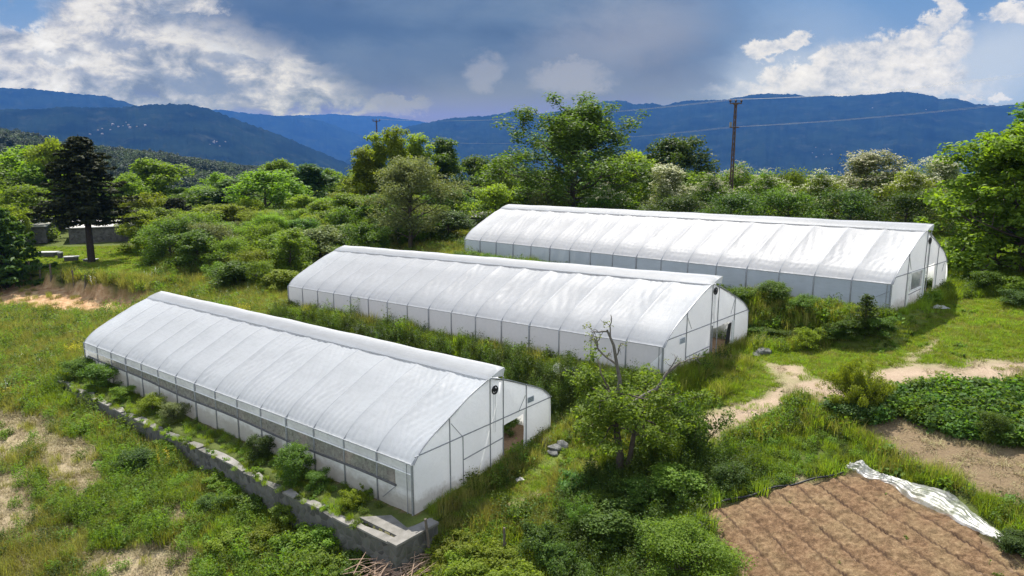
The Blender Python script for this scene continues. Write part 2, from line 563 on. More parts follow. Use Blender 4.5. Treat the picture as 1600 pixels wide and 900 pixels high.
veil = uni(blob(1560, 100, 140, 90, .3, 1.3, .2, .6, .5) * .95, blob(1255, 112, 130, 50, 0, 1.4, .2, .6, .5) * .7, blob(1165, 125, 50, 50, 0, 1.4, .2, .6, .3) * .6, blob(1270, 60, 100, 60, 0, 1.5, .2, .6, .5) * .25)

nish = wn.nodes.new('ShaderNodeTexSky'); nish.sky_type = 'NISHITA'; nish.sun_disc = False
nish.sun_elevation = SUN_EL; nish.sun_rotation = R(0); nish.altitude = 600; nish.air_density = 1.2; nish.dust_density = .6; nish.ozone_density = 2
bg_sky = wn.nodes.new('ShaderNodeBackground'); bg_sky.inputs['Strength'].default_value = .12
wn.links.new(nish.outputs[0], bg_sky.inputs[0])
bg_cl = wn.nodes.new('ShaderNodeBackground'); bg_cl.inputs['Strength'].default_value = 1.0
front = ss(DY, .15, .40)
blue = wramp(V / 300.0, [(.2, lin(158, 182, 212)), (.55, lin(128, 162, 206)), (.85, lin(104, 150, 202))])
c = over(blue, storm_col, storm)
c = over(c, lin(200, 205, 218), blob(1335, 122, 200, 52, .12, 1.25, .5, .5, .8) * .85)
c = over(c, lin(194, 206, 224), veil)
c = over(c, white_l, leftm)
c = over(c, cum_col, cum)
# the lit air between here and the clouds dims and blues them: allow for it
Tr = (V.mx(25.0).pw(-1.0) * 685.0).mn(12.3) * -HAZE * 1000.0
tn = wn.nodes.new('ShaderNodeMath'); tn.operation = 'EXPONENT'; wn.links.new(Tr.k, tn.inputs[0]); Tr = S(tn.outputs[0])
sc_ = wn.nodes.new('ShaderNodeSeparateColor'); wn.links.new(c, sc_.inputs[0])
kk = 2 ** -EXPO
rgb = [((S(sc_.outputs[i]) - (1.0 - Tr) * (AIR[i] * kk)).mx(.02) / Tr) for i in range(3)]
wn.links.new(wcomb(*rgb), bg_cl.inputs[0])
cover = front * ss(DZ, -.05, 0.0)
# elsewhere in the sky: unseen scattered cloud, spread and brightened as added fill light
n4 = wnoise(wcomb(DX, DY, DZ), 3.0, 6, .6, .3)
mixs = wn.nodes.new('ShaderNodeMixShader'); wn.links.new(cover.k, mixs.inputs[0])
wn.links.new(bg_sky.outputs[0], mixs.inputs[1]); wn.links.new(bg_cl.outputs[0], mixs.inputs[2])
bg_fill_cloud = wn.nodes.new('ShaderNodeBackground'); bg_fill_cloud.inputs[0].default_value = (.78, .80, .84, 1); bg_fill_cloud.inputs[1].default_value = .95
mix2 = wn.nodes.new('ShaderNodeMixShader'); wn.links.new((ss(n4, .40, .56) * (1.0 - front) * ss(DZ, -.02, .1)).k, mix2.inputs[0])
wn.links.new(mixs.outputs[0], mix2.inputs[1]); wn.links.new(bg_fill_cloud.outputs[0], mix2.inputs[2])
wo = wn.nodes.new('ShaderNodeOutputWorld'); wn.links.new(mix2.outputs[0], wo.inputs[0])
world.cycles.sampling_method = 'MANUAL'; world.cycles.sample_map_resolution = 512

# ================================================================== mountains
def mtn_mat(name, c1, c2, scale, field):
    m, nt, out = newmat(name)
    b = N(nt, 'ShaderNodeBsdfDiffuse')
    f = noise(nt, scale, 8, .7)
    c = ramp(nt, f, [(.38, c2), (.62, c1)])
    f2 = noise(nt, scale * 1.6, 6, .75)
    c = mixc(nt, ramp(nt, f2, [(.54, (0, 0, 0)), (.70, (1, 1, 1))]), c, field)
    nt.links.new(c, b.inputs[0]); nt.links.new(b.outputs[0], out.inputs[0])
    return m


M['far_wood'] = mtn_mat('mountain_forest', (.011, .019, .012), (.004, .008, .006), .006, (.024, .029, .018))


def mountain(name, pts, Y, depth, base, seed, amp, rough=1.0):
    """a ridge standing Y metres off; pts trace its skyline as bearings and heights"""
    px = np.array([p[0] for p in pts], float); py = np.array([p[1] for p in pts], float)
    bear = np.array([math.atan2(*(ray(a, b)[[0, 1]])) for a, b in zip(px, py)])
    el = np.array([ray(a, b)[2] / math.hypot(*ray(a, b)[:2]) for a, b in zip(px, py)])
    nA = int((bear[-1] - bear[0]) / .0016); nR = 70
    A = np.linspace(bear[0], bear[-1], nA)
    dist = Y
    top = np.interp(A, bear, el) * dist
    top += (fbm(A * 220, A * 0, seed, 4) - .5) * amp * rough
    u = np.linspace(0, 1, nR)          # 0 foot, 1 crest, then the back
    V = []
    gul = fbm(A * 40, A * 0 + 3, seed + 5, 4)
    for i, q in enumerate(u):
        r = dist - depth * (1 - q)
        e = q ** 1.15
        h = base + (top - base) * e
        n = (fbm(A * 60 + q * 2.0, A * 0 + q * 5, seed + 9, 5) - .5) * 2 + (gul - .5) * 1.5
        n2 = (vnoise(A * 700, A * 0 + q * 60, seed + 17) - .5)
        h = h + n * amp * 2.2 * math.sin(PI * q) * (1 - .2 * q) + n2 * 9 * (1 - .3 * q)
        V.append(np.stack([np.sin(A) * r, np.cos(A) * r, CAMZ + h], 1))
    V.append(np.stack([np.sin(A) * (dist + depth * .4), np.cos(A) * (dist + depth * .4), np.full(nA, base)], 1))
    V = np.concatenate(V); n = nR + 1
    idx = np.arange(n * nA).reshape(n, nA)
    F = np.stack([idx[:-1, :-1], idx[:-1, 1:], idx[1:, 1:], idx[1:, :-1]], -1).reshape(-1, 4)
    o = obj(name, mesh(name, V, F, M['far_wood'], True))
    return tag(o, kind='structure')


mountain('mountain_slope', [(-700, 175), (-300, 172), (0, 171), (60, 170), (110, 167), (150, 168), (212, 166), (235, 163), (265, 162), (290, 162), (320, 168), (350, 179), (385, 192), (420, 204), (450, 216), (480, 229), (510, 241), (540, 254), (575, 268), (620, 285)], 4100, 2100, -330, 1, 11)
mountain('mountain_ridge', [(-700, 120), (-300, 125), (-60, 134), (0, 137), (50, 139), (100, 144), (150, 149), (165, 150), (190, 158), (215, 165), (300, 185), (400, 210)], 6500, 2000, -330, 2, 15)
mountain('mountain_spur', [(250, 176), (345, 171), (370, 175), (400, 178), (440, 181), (455, 180), (480, 184), (510, 191), (530, 199), (560, 210), (600, 222), (660, 235)], 8200, 2000, -330, 3, 13)
mountain('distant_mountain', [(420, 182), (470, 180), (520, 178), (560, 181), (600, 182), (640, 187), (680, 194), (760, 200), (860, 205)], 9900, 2600, -330, 4, 14)
mountain('mountain_massif', [(540, 250), (570, 232), (600, 214), (625, 201), (645, 196), (670, 191), (690, 187), (710, 184), (735, 182), (748, 182), (765, 180), (785, 177), (800, 173), (812, 174), (828, 178), (860, 176), (900, 171), (925, 164), (945, 158), (965, 157), (978, 158), (990, 163), (1005, 162), (1020, 161), (1035, 165), (1060, 159), (1090, 156), (1130, 156), (1170, 149), (1190, 146), (1215, 147), (1240, 147), (1265, 151), (1290, 149), (1310, 151), (1330, 149), (1355, 148), (1385, 145), (1405, 143), (1430, 145), (1455, 149), (1470, 155), (1485, 153), (1505, 156), (1525, 163), (1560, 165), (1600, 162), (1700, 168), (1900, 160), (2300, 170)], 6000, 3200, -330, 5, 12)

# pale villages on the slopes: far too small to count
from mathutils.bvhtree import BVHTree
mb = MB(); rr = random.Random(5)
_dg = bpy.context.evaluated_depsgraph_get()
_bvh = [BVHTree.FromObject(bpy.data.objects[n], _dg) for n in ('mountain_slope', 'mountain_massif')]


def village(px, py, n, sx, sy):
    for i in range(n):
        r = Vector(ray(px + rr.gauss(0, sx), py + rr.gauss(0, sy))).normalized()
        hit = None
        for b in _bvh:
            h = b.ray_cast(Vector((0, 0, CAMZ)), r, 20000)
            if h[0] is not None and (hit is None or h[3] < hit[1]): hit = (h[0], h[3])
        if not hit: continue
        p = hit[0]; w = rr.uniform(2.0, 5.0); h = w * .8; d = w * rr.uniform(.7, 1.3)
        mb.add([(p[0] - w, p[1] - d, p[2] - 9), (p[0] + w, p[1] - d, p[2] - 9), (p[0] + w, p[1] + d, p[2] - 9), (p[0] - w, p[1] + d, p[2] - 9),
                (p[0] - w, p[1] - d, p[2] + h), (p[0] + w, p[1] - d, p[2] + h), (p[0] + w, p[1] + d, p[2] + h), (p[0] - w, p[1] + d, p[2] + h),
                (p[0] - w, p[1], p[2] + h * 1.6), (p[0] + w, p[1], p[2] + h * 1.6)],
               [(0, 1, 5, 4), (1, 2, 6, 5), (2, 3, 7, 6), (3, 0, 4, 7), (4, 5, 9, 8), (6, 7, 8, 9), (5, 6, 9), (7, 4, 8)])


for a in [(200, 198, 8, 20, 3), (150, 203, 5, 15, 3), (335, 224, 6, 8, 2), (1290, 240, 6, 12, 3), (1410, 172, 3, 30, 3)]:
    village(*a)
tag(mb.build('distant_village', simple('village_wall', (.22, .205, .19), (.14, .10, .085), .05)), 'pale scattered houses of villages on the blue mountain slopes', 'village', kind='stuff')
# ================================================================== ground sheet
def axis(lo, hi, st, end_lo, end_hi, g=1.13):
    a = list(np.arange(lo, hi, st)); s = st; v = hi
    while v < end_hi:
        a.append(v); s *= g; v += s
    a.append(end_hi); s = st; v = lo; b = []
    while True:
        s *= g; v -= s
        if v < end_lo: break
        b.append(v)
    return np.array([end_lo] + b[::-1] + a)


GX = axis(-64, 48, .26, -6000, 6000); GY = axis(13, 82, .26, -250, 9500)
XX, YY = np.meshgrid(GX, GY)
ZZ = gz(XX, YY)
Z_PATH = [gpoly(p) for p in (
    [(1070, 694), (1105, 655), (1160, 633), (1215, 610), (1238, 628), (1200, 652), (1140, 672), (1100, 692)],
    [(1236, 600), (1268, 588), (1330, 596), (1395, 573), (1480, 569), (1620, 569), (1620, 594), (1480, 594), (1420, 602), (1350, 620), (1290, 632), (1240, 618)],
    [(1190, 567), (1260, 570), (1290, 590), (1240, 600), (1200, 575)])]
Z_TRAMP = [gpoly(p) for p in ([(945, 712), (890, 735), (800, 788), (760, 815), (800, 800), (860, 770), (920, 742), (960, 715)],
                              [(1410, 560), (1450, 540), (1470, 530), (1480, 538), (1440, 560), (1420, 575)])]
Z_BARE = [gpoly([(1325, 674), (1400, 655), (1480, 682), (1640, 706), (1640, 806), (1550, 772), (1470, 734), (1385, 702)])]
Z_STRAW = [gpoly(p) for p in (
                              [(-30, 655), (25, 650), (78, 668), (60, 700), (10, 720), (-30, 715)], [(70, 700), (120, 690), (165, 720), (170, 755), (120, 785), (75, 760)],
                              [(140, 875), (190, 855), (270, 850), (300, 880), (290, 960), (150, 960)], [(245, 795), (285, 790), (280, 815), (250, 815)], [(-40, 740), (40, 735), (60, 800), (20, 850), (-40, 850)],
                              [(590, 880), (620, 862), (670, 880), (660, 930), (580, 930)], [(1220, 738), (1270, 735), (1265, 762), (1225, 765)], [(960, 885), (1010, 880), (1020, 930), (940, 930)])]
Z_DRYMIX = [gpoly([(-60, 640), (90, 640), (200, 715), (320, 790), (420, 850), (450, 960), (-60, 960)])]
Z_BANK = [gpoly([(-80, 440), (60, 443), (150, 447), (228, 455), (240, 470), (190, 497), (90, 488), (20, 482), (-80, 478)])]
Z_LAWN = [gpoly([(30, 402), (60, 372), (250, 374), (300, 380), (235, 440), (100, 436), (-20, 444)])]
Z_MOWN = [gpoly(p) for p in ([(1150, 610), (1170, 555), (1390, 500), (1480, 465), (1640, 462), (1640, 570), (1480, 568), (1300, 590), (1240, 600), (1215, 610), (1100, 655), (1060, 680), (1040, 640)],
                             [(655, 815), (870, 695), (950, 690), (945, 715), (830, 775), (720, 822)])]
SOIL_PIX = [(1088, 803), (1150, 786), (1232, 763), (1345, 733), (1420, 772), (1500, 818), (1620, 880), (1620, 1000), (1200, 1000), (1140, 872)]
Z_SOIL = gpoly(SOIL_PIX)
Z_POTATO = gpoly([(1310, 658), (1285, 640), (1335, 625), (1400, 612), (1500, 606), (1620, 604), (1620, 705), (1500, 690), (1420, 666), (1360, 662)])


SHEET_LOW = [(1320, 737), (1338, 744), (1352, 752), (1378, 757), (1392, 764), (1420, 784), (1465, 806), (1500, 826), (1530, 840), (1562, 852)]
SHEET_UP = [(1332, 726), (1352, 726), (1372, 734), (1388, 746), (1405, 752), (1440, 764), (1484, 769), (1515, 788), (1545, 815), (1574, 838)]


def zone(polys, x, y, soft=.5, warp=.9):
    x = np.asarray(x, float); y = np.asarray(y, float)
    n = (fbm(x / 1.1, y / 1.1, 31) - .5) * 2 * warp
    d = np.full(x.shape, -99.0)
    for p in polys: d = np.maximum(d, sdist(p, x, y))
    return sstep(-soft, soft, d + n * .6)


def in_gh(x, y, m=0.0):
    r = np.zeros(np.shape(x), bool)
    for g in (G1, G2, G3):
        S_, T_ = g.st(x, y); r |= (S_ > -m) & (S_ < g.L + m) & (T_ > -m) & (T_ < g.W + m)
    return r


# the dug bank: an earth cut 1.4 m high, top edge under the lawn
near = (np.abs(XX) < 75) & (YY > 10) & (YY < 95)
zp = np.zeros(XX.shape); zt = zp.copy(); zs = zp.copy(); zb = zp.copy(); zg = zp.copy()
xn, yn = XX[near], YY[near]
zp[near] = zone(Z_PATH, xn, yn, .8, 1.5); zt[near] = zone(Z_TRAMP, xn, yn, .4, .7) * .75; zs[near] = zone(Z_STRAW, xn, yn, .7, 1.2)
zs[near] = np.maximum(zs[near], zone(Z_DRYMIX, xn, yn, 1.2, 2.0) * .55 * sstep(.35, .6, fbm(xn / 2.2, yn / 2.2, 33)))
zb[near] = zone(Z_BANK, xn, yn, .6, .8); zg[near] = np.maximum(zone(Z_MOWN, xn, yn, .8, .6), zone(Z_LAWN, xn, yn, .8, .6))
inside = in_gh(XX, YY)
zsoil = np.maximum(zone([Z_SOIL], XX, YY, .3, .2), inside * 1.0); zs = np.maximum(zs, zone(Z_BARE, XX, YY, .6, 1.0) * .55); zsoil = np.maximum(zsoil, zone(Z_BARE, XX, YY, .6, 1.0) * .75)
V = np.stack([XX, YY, ZZ], -1).reshape(-1, 3)
ny, nx = XX.shape; idx = np.arange(ny * nx).reshape(ny, nx)
F = np.stack([idx[:-1, :-1], idx[:-1, 1:], idx[1:, 1:], idx[1:, :-1]], -1).reshape(-1, 4)

m, nt, out = newmat('ground'); b = N(nt, 'ShaderNodeBsdfPrincipled'); b.inputs['Roughness'].default_value = .95; b.inputs['Specular IOR Level'].default_value = .1
at1 = N(nt, 'ShaderNodeAttribute', attribute_name='zone_a'); at2 = N(nt, 'ShaderNodeAttribute', attribute_name='zone_b')
s1 = N(nt, 'ShaderNodeSeparateColor'); s2 = N(nt, 'ShaderNodeSeparateColor'); nt.links.new(at1.outputs[0], s1.inputs[0]); nt.links.new(at2.outputs[0], s2.inputs[0])
nf = noise(nt, 2.5, 8, .7); nl = noise(nt, .35, 4, .6); nv = noise(nt, 14, 6, .75)
base = mixc(nt, nl, ramp(nt, nf, [(.3, (.040, .052, .014)), (.55, (.075, .090, .022)), (.75, (.12, .115, .040))]), ramp(nt, nv, [(.3, (.045, .062, .015)), (.7, (.095, .12, .028))]))
far_g = N(nt, 'ShaderNodeTexCoord')
dirt = mixc(nt, nl, ramp(nt, nv, [(.25, (.22, .155, .11)), (.5, (.35, .26, .19)), (.8, (.45, .355, .275))]), ramp(nt, nf, [(.3, (.19, .14, .09)), (.7, (.35, .28, .20))]))
straw = ramp(nt, noise(nt, 9, 8, .8, stretch=(1, 2.2, 1)), [(.3, (.12, .088, .055)), (.5, (.27, .215, .135)), (.72, (.41, .345, .225))])
bank = ramp(nt, noise(nt, 1.6, 8, .75), [(.3, (.17, .085, .04)), (.5, (.34, .21, .11)), (.7, (.48, .36, .22))])
lawn = ramp(nt, nv, [(.3, (.085, .12, .022)), (.7, (.15, .18, .040))])
soil = ramp(nt, nv, [(.3, (.10, .065, .040)), (.7, (.22, .15, .095))])
c = mixc(nt, s2.outputs[0], base, lawn); c = mixc(nt, s1.outputs[1], c, straw); c = mixc(nt, s2.outputs[1], c, bank)
c = mixc(nt, s1.outputs[0], c, dirt); c = mixc(nt, s2.outputs[2], c, straw); c = mixc(nt, s1.outputs[2], c, soil)
nt.links.new(c, b.inputs['Base Color'])
bp = N(nt, 'ShaderNodeBump'); bp.inputs['Distance'].default_value = .06; bp.inputs['Strength'].default_value = .8; nt.links.new(nv, bp.inputs['Height']); nt.links.new(bp.outputs[0], b.inputs['Normal'])
nt.links.new(b.outputs[0], out.inputs[0]); M['ground'] = m

me = mesh('ground', V, F, m, True)
ca = me.color_attributes.new('zone_a', 'FLOAT_COLOR', 'POINT'); ca.data.foreach_set('color', np.stack([zp, zs, zsoil, np.ones_like(zp)], -1).astype(np.float32).ravel())
cb = me.color_attributes.new('zone_b', 'FLOAT_COLOR', 'POINT'); cb.data.foreach_set('color', np.stack([zg, zb, zt, np.ones_like(zp)], -1).astype(np.float32).ravel())
tag(obj('ground', me), kind='structure')

# ================================================================== tilled soil bed with furrows
xs = np.arange(Z_SOIL[:, 0].min() - .5, Z_SOIL[:, 0].max() + .5, .055); ys = np.arange(max(Z_SOIL[:, 1].min() - .5, 15), Z_SOIL[:, 1].max() + .5, .055)
bx, by = np.meshgrid(xs, ys)
fa, fb = gp(1340, 745)[:2], gp(1560, 880)[:2]          # furrows run the way of the right hand edge
fd = (fb - fa) / np.linalg.norm(fb - fa); fnv = np.array([-fd[1], fd[0]])
off = (bx - fa[0]) * fnv[0] + (by - fa[1]) * fnv[1] + (fbm(bx / 2.5, by / 2.5, 51) - .5) * .18
SP = .74
fr = np.abs(((off / SP) % 1) - .5) * 2
furrow = -sstep(.88, .98, fr) * .045 * (.3 + 1.0 * vnoise(bx * 1.1, by * 1.1, 91))
cl = (fbm(bx / .16, by / .16, 52, 3) - .5) * .15 + (fbm(bx / 1.3, by / 1.3, 58, 3) - .5) * .03
bz = gz(bx, by, False) + .09 + furrow + cl
sd_ = sdist(Z_SOIL, bx, by) + (fbm(bx / .7, by / .7, 53) - .5) * .9
bz = bz - (1 - sstep(-.15, .25, sd_)) * .5
n_y, n_x = bx.shape; ii = np.arange(n_y * n_x).reshape(n_y, n_x)
Fq = np.stack([ii[:-1, :-1], ii[:-1, 1:], ii[1:, 1:], ii[1:, :-1]], -1).reshape(-1, 4)
keep = (sd_.ravel()[Fq].max(1) > -.25)
m, nt, out = newmat('tilled_soil'); b = N(nt, 'ShaderNodeBsdfPrincipled'); b.inputs['Roughness'].default_value = .95; b.inputs['Specular IOR Level'].default_value = .1
nv = noise(nt, 5, 10, .85); n2_ = noise(nt, .8, 5, .6)
c = mixc(nt, ramp(nt, n2_, [(.42, (0, 0, 0)), (.62, (1, 1, 1))]), ramp(nt, nv, [(.34, (.048, .029, .016)), (.5, (.145, .088, .048)), (.66, (.28, .185, .108))]), ramp(nt, nv, [(.34, (.060, .038, .020)), (.5, (.172, .116, .062)), (.68, (.34, .245, .138))]))
atf = N(nt, 'ShaderNodeAttribute', attribute_name='furrow_dark')
c = mixc(nt, atf.outputs['Fac'], c, (.050, .030, .020))  # darker soil colour along the furrow lines
nt.links.new(c, b.inputs['Base Color'])
bp = N(nt, 'ShaderNodeBump'); bp.inputs['Distance'].default_value = .05; nt.links.new(noise(nt, 16, 8, .8), bp.inputs['Height']); nt.links.new(bp.outputs[0], b.inputs['Normal'])
nt.links.new(b.outputs[0], out.inputs[0])
me = mesh('soil_bed', np.stack([bx, by, bz], -1).reshape(-1, 3), Fq[keep], m, True)
ma = me.attributes.new('furrow_dark', 'FLOAT', 'POINT'); ma.data.foreach_set('value', (sstep(.86, .94, fr) * (.45 + .8 * vnoise(bx * 1.5, by * 1.5, 5))).astype(np.float32).ravel())
tag(obj('soil_bed', me), kind='structure')


def soil_z(x, y):
    return g1(x, y) + .1


# ================================================================== retaining wall along the first greenhouse
def smat_stone():
    m, nt, out = newmat('rubble_stone'); b = N(nt, 'ShaderNodeBsdfPrincipled'); b.inputs['Roughness'].default_value = .9
    tcn = N(nt, 'ShaderNodeTexCoord'); v = N(nt, 'ShaderNodeTexVoronoi', feature='DISTANCE_TO_EDGE'); v.inputs['Scale'].default_value = 3.2; nt.links.new(tcn.outputs['Object'], v.inputs['Vector'])
    v2 = N(nt, 'ShaderNodeTexVoronoi'); v2.inputs['Scale'].default_value = 3.2; nt.links.new(tcn.outputs['Object'], v2.inputs['Vector'])
    sc = N(nt, 'ShaderNodeSeparateColor'); nt.links.new(v2.outputs['Color'], sc.inputs[0])
    col = ramp(nt, sc.outputs[0], [(0, (.04, .038, .034)), (.5, (.08, .078, .07)), (1, (.125, .12, .108))])
    col = mixc(nt, ramp(nt, noise(nt, 1.2, 6, .7), [(.45, (0, 0, 0)), (.7, (1, 1, 1))]), col, (.07, .075, .05))
    col = mixc(nt, ramp(nt, v.outputs['Distance'], [(.0, (1, 1, 1)), (.07, (0, 0, 0))]), col, (.10, .09, .08))
    nt.links.new(col, b.inputs['Base Color'])
    bp = N(nt, 'ShaderNodeBump'); bp.inputs['Distance'].default_value = .06; nt.links.new(v.outputs['Distance'], bp.inputs['Height']); nt.links.new(bp.outputs[0], b.inputs['Normal'])
    nt.links.new(b.outputs[0], out.inputs[0]); return m


M['stone'] = smat_stone()
M['concrete'] = simple('pale_concrete', (.24, .225, .205), (.10, .095, .08), 1.2, .9, .015, 30)
rw = tag(obj('retaining_wall', None), 'long low rubble stone wall with pale concrete top below the front greenhouse', 'retaining wall')
c0 = np.array(gp(665, 852)[:2]); cx_, cy_ = G1.xy(-.72, -1.62); c0 = np.array([cx_, cy_])
stations = [G1.xy(s, -1.86 - .08 * math.sin(s * .35)) for s in np.linspace(-.72, 31.5, 40)]
stt = np.linspace(-.72, 31.5, 40)
mb = MB(); cap = MB(); rr = random.Random(3)
inn = [G1.xy(s, -1.50 - .08 * math.sin(s * .35)) for s in stt]
Vw = []; Vc = []
for i, s in enumerate(stt):
    top = float(G1.plane(s, -1.2)) - .05 + rr.uniform(-.09, .04)
    (ox, oy), (ix, iy) = stations[i], inn[i]
    wid = rr.uniform(.6, 1.25); ix, iy = ox + (ix - ox) * wid, oy + (iy - oy) * wid
    zb_ = min(g1(ox - .3, oy - .3), top - .6) - .6
    ex, ey = (ox - ix) * .12, (oy - iy) * .12
    Vw += [(ox + ex, oy + ey, zb_), (ox, oy, top), (ix, iy, top), (ix, iy, zb_)]
    Vc += [(ox + ex * .6, oy + ey * .6, top + .004), (ox + ex * .5, oy + ey * .5, top + .075), (ix, iy, top + .08), (ix, iy, top + .004)]
n = len(stt)
quad = [(i * 4 + a, i * 4 + (a + 1) % 4, i * 4 + 4 + (a + 1) % 4, i * 4 + 4 + a) for i in range(n - 1) for a in range(4)] + [(3, 2, 1, 0), (n * 4 - 4, n * 4 - 3, n * 4 - 2, n * 4 - 1)]
mb.add(Vw, quad)
# return at the near corner, running along the end of the terrace
e0 = G1.xy(-.72, -1.92); e1 = G1.xy(-.72, .15)
dv = np.array(e1) - np.array(e0); L_ = np.linalg.norm(dv); an = math.atan2(dv[1], dv[0]); mid = (np.array(e0) + np.array(e1)) / 2 
top = float(G1.plane(-.7, -.5)) - .04
mb.box((mid[0] - .18 * -G1.a[0], mid[1] - .18 * -G1.a[1], top - .9), (L_, .42, 1.8), an)
# the concrete top is broken into lengths with gaps where earth and weeds lie over it
gapr = random.Random(8)
for i in range(n - 1):
    if 3 < i and gapr.random() < .30: continue
    k = i * 4; cap.add([Vc[k + j] for j in range(4)] + [Vc[k + 4 + j] for j in range(4)], [(a_, (a_ + 1) % 4, 4 + (a_ + 1) % 4, 4 + a_) for a_ in range(4)] + [(3, 2, 1, 0), (4, 5, 6, 7)])
cap.box((mid[0] - .18 * -G1.a[0], mid[1] - .18 * -G1.a[1], top + .045), (L_ + .06, .50, .085), an)
# paved corner between the wall and the film house
pv = [G1.xy(-.75, -1.4), G1.xy(1.6, -1.4), G1.xy(.4, -.15), G1.xy(-.12, .0), G1.xy(-.45, .6), G1.xy(-.75, .2)]
zt_ = [float(G1.plane(0, -1)) + .02] * 6
cap.add([(x, y, z) for (x, y), z in zip(pv, zt_)] + [(x, y, z - .15) for (x, y), z in zip(pv, zt_)], [(0, 5, 4, 3, 2, 1), (6, 7, 8, 9, 10, 11)] + [(i, (i + 1) % 6, (i + 1) % 6 + 6, i + 6) for i in range(6)])
mb.build('stone_face', M['stone'], rw)
cap.build('concrete_top', M['concrete'], rw)
# ================================================================== film greenhouses
def film(name, col, trans=.64, rough=.45, wr=.6, dirt=.10, gloss=.25, hoop=0, mud=0):
    m, nt, out = newmat(name)
    tcn = N(nt, 'ShaderNodeTexCoord')
    f = noise(nt, .8, 6, .65); f2 = noise(nt, 3.5, 5, .6, stretch=(.5, 2.5, 2.5))
    dcol = tuple(x * (1 - dirt * 2.2) for x in col)
    cc = mixc(nt, ramp(nt, f2, [(.45, (0, 0, 0)), (.85, (.6, .6, .6))]), ramp(nt, f, [(.3, tuple(x * (1 - dirt) for x in col)), (.65, col)]), dcol)
    if mud:       # rain splashed earth along the foot of the film
        sz = N(nt, 'ShaderNodeSeparateXYZ'); nt.links.new(tcn.outputs['Object'], sz.inputs[0])
        ad = N(nt, 'ShaderNodeMath', operation='MULTIPLY_ADD'); ad.inputs[1].default_value = -.9; nt.links.new(noise(nt, 2.2, 6, .7), ad.inputs[0]); nt.links.new(sz.outputs[2], ad.inputs[2])
        cc = mixc(nt, ramp(nt, ad.outputs[0], [(.0, (mud, mud, mud)), (.35, (0, 0, 0))]), cc, (.30, .26, .20))
    if hoop:      # the pipe arches show through the film they carry as thin darker lines
        sx = N(nt, 'ShaderNodeSeparateXYZ'); nt.links.new(tcn.outputs['Object'], sx.inputs[0])
        def mth(op, a, b_=None):
            q = N(nt, 'ShaderNodeMath', operation=op); nt.links.new(a, q.inputs[0])
            if b_ is not None: q.inputs[1].default_value = b_
            return q.outputs[0]
        fr_ = mth('ABSOLUTE', mth('SUBTRACT', mth('FRACT', mth('ADD', mth('DIVIDE', sx.outputs[0], hoop), .5)), .5))
        cc = mixc(nt, ramp(nt, fr_, [(.008, (.55, .55, .55)), (.028, (0, 0, 0))]), cc, (.42, .44, .47))
    d = N(nt, 'ShaderNodeBsdfDiffuse'); t = N(nt, 'ShaderNodeBsdfTranslucent'); g = N(nt, 'ShaderNodeBsdfGlossy'); g.inputs['Roughness'].default_value = rough
    nt.links.new(cc, d.inputs[0]); nt.links.new(cc, t.inputs[0])
    m1 = N(nt, 'ShaderNodeMixShader'); m1.inputs[0].default_value = trans; nt.links.new(d.outputs[0], m1.inputs[1]); nt.links.new(t.outputs[0], m1.inputs[2])
    fr = N(nt, 'ShaderNodeFresnel'); fr.inputs[0].default_value = 1.45
    mm = N(nt, 'ShaderNodeMath', operation='MULTIPLY'); mm.inputs[1].default_value = gloss; nt.links.new(fr.outputs[0], mm.inputs[0])
    m2 = N(nt, 'ShaderNodeMixShader'); nt.links.new(mm.outputs[0], m2.inputs[0]); nt.links.new(m1.outputs[0], m2.inputs[1]); nt.links.new(g.outputs[0], m2.inputs[2])
    bp = N(nt, 'ShaderNodeBump'); bp.inputs['Distance'].default_value = .035 * wr; bp.inputs['Strength'].default_value = .8
    nt.links.new(noise(nt, 1.6, 4, .6, stretch=(2.2, .6, .6), dist=1.2), bp.inputs['Height'])
    for s_ in (d, t, g): nt.links.new(bp.outputs[0], s_.inputs['Normal'])
    nt.links.new(m2.outputs[0], out.inputs[0]); return m


def netmat(name, col, alpha, mot=.75):
    m, nt, out = newmat(name); d = N(nt, 'ShaderNodeBsdfDiffuse'); t = N(nt, 'ShaderNodeBsdfTransparent'); tl = N(nt, 'ShaderNodeBsdfTranslucent')
    cc = ramp(nt, noise(nt, 4.5, 7, .8), [(.36, tuple(x * mot for x in col)), (.62, col)])
    nt.links.new(cc, d.inputs[0]); nt.links.new(cc, tl.inputs[0])
    a = N(nt, 'ShaderNodeMixShader'); a.inputs[0].default_value = .6; nt.links.new(d.outputs[0], a.inputs[1]); nt.links.new(tl.outputs[0], a.inputs[2])
    x = N(nt, 'ShaderNodeMixShader'); x.inputs[0].default_value = alpha; nt.links.new(t.outputs[0], x.inputs[1]); nt.links.new(a.outputs[0], x.inputs[2])
    nt.links.new(x.outputs[0], out.inputs[0]); return m


M['film'] = film('roof_film', (.84, .855, .88))
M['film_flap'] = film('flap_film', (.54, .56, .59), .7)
M['film_end'] = film('end_film', (.96, .96, .955), .64, .5, 2.0, .05, .15, mud=.5)
M['film_skirt'] = film('skirt_film', (.80, .81, .82), .60, .5, 2.6, .25, .2, mud=.6)
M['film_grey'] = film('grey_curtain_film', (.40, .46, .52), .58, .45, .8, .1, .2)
M['net'] = netmat('insect_net', (.50, .50, .46), .56, .45)
M['net_grey'] = netmat('grey_net_curtain', (.66, .665, .68), .90, .93)
M['steel'] = simple('galvanised_pipe', (.30, .31, .32), (.18, .19, .20), 14, .5, metal=.3)
M['dark_pipe'] = simple('dark_roll_pipe', (.10, .10, .10), (.05, .05, .05), 8, .7)
M['black'] = simple('black_plastic', (.022, .022, .024), (.012, .012, .012), 9, .5)
M['white_paint'] = simple('white_paint', (.78, .78, .76), (.62, .62, .60), 9, .6)

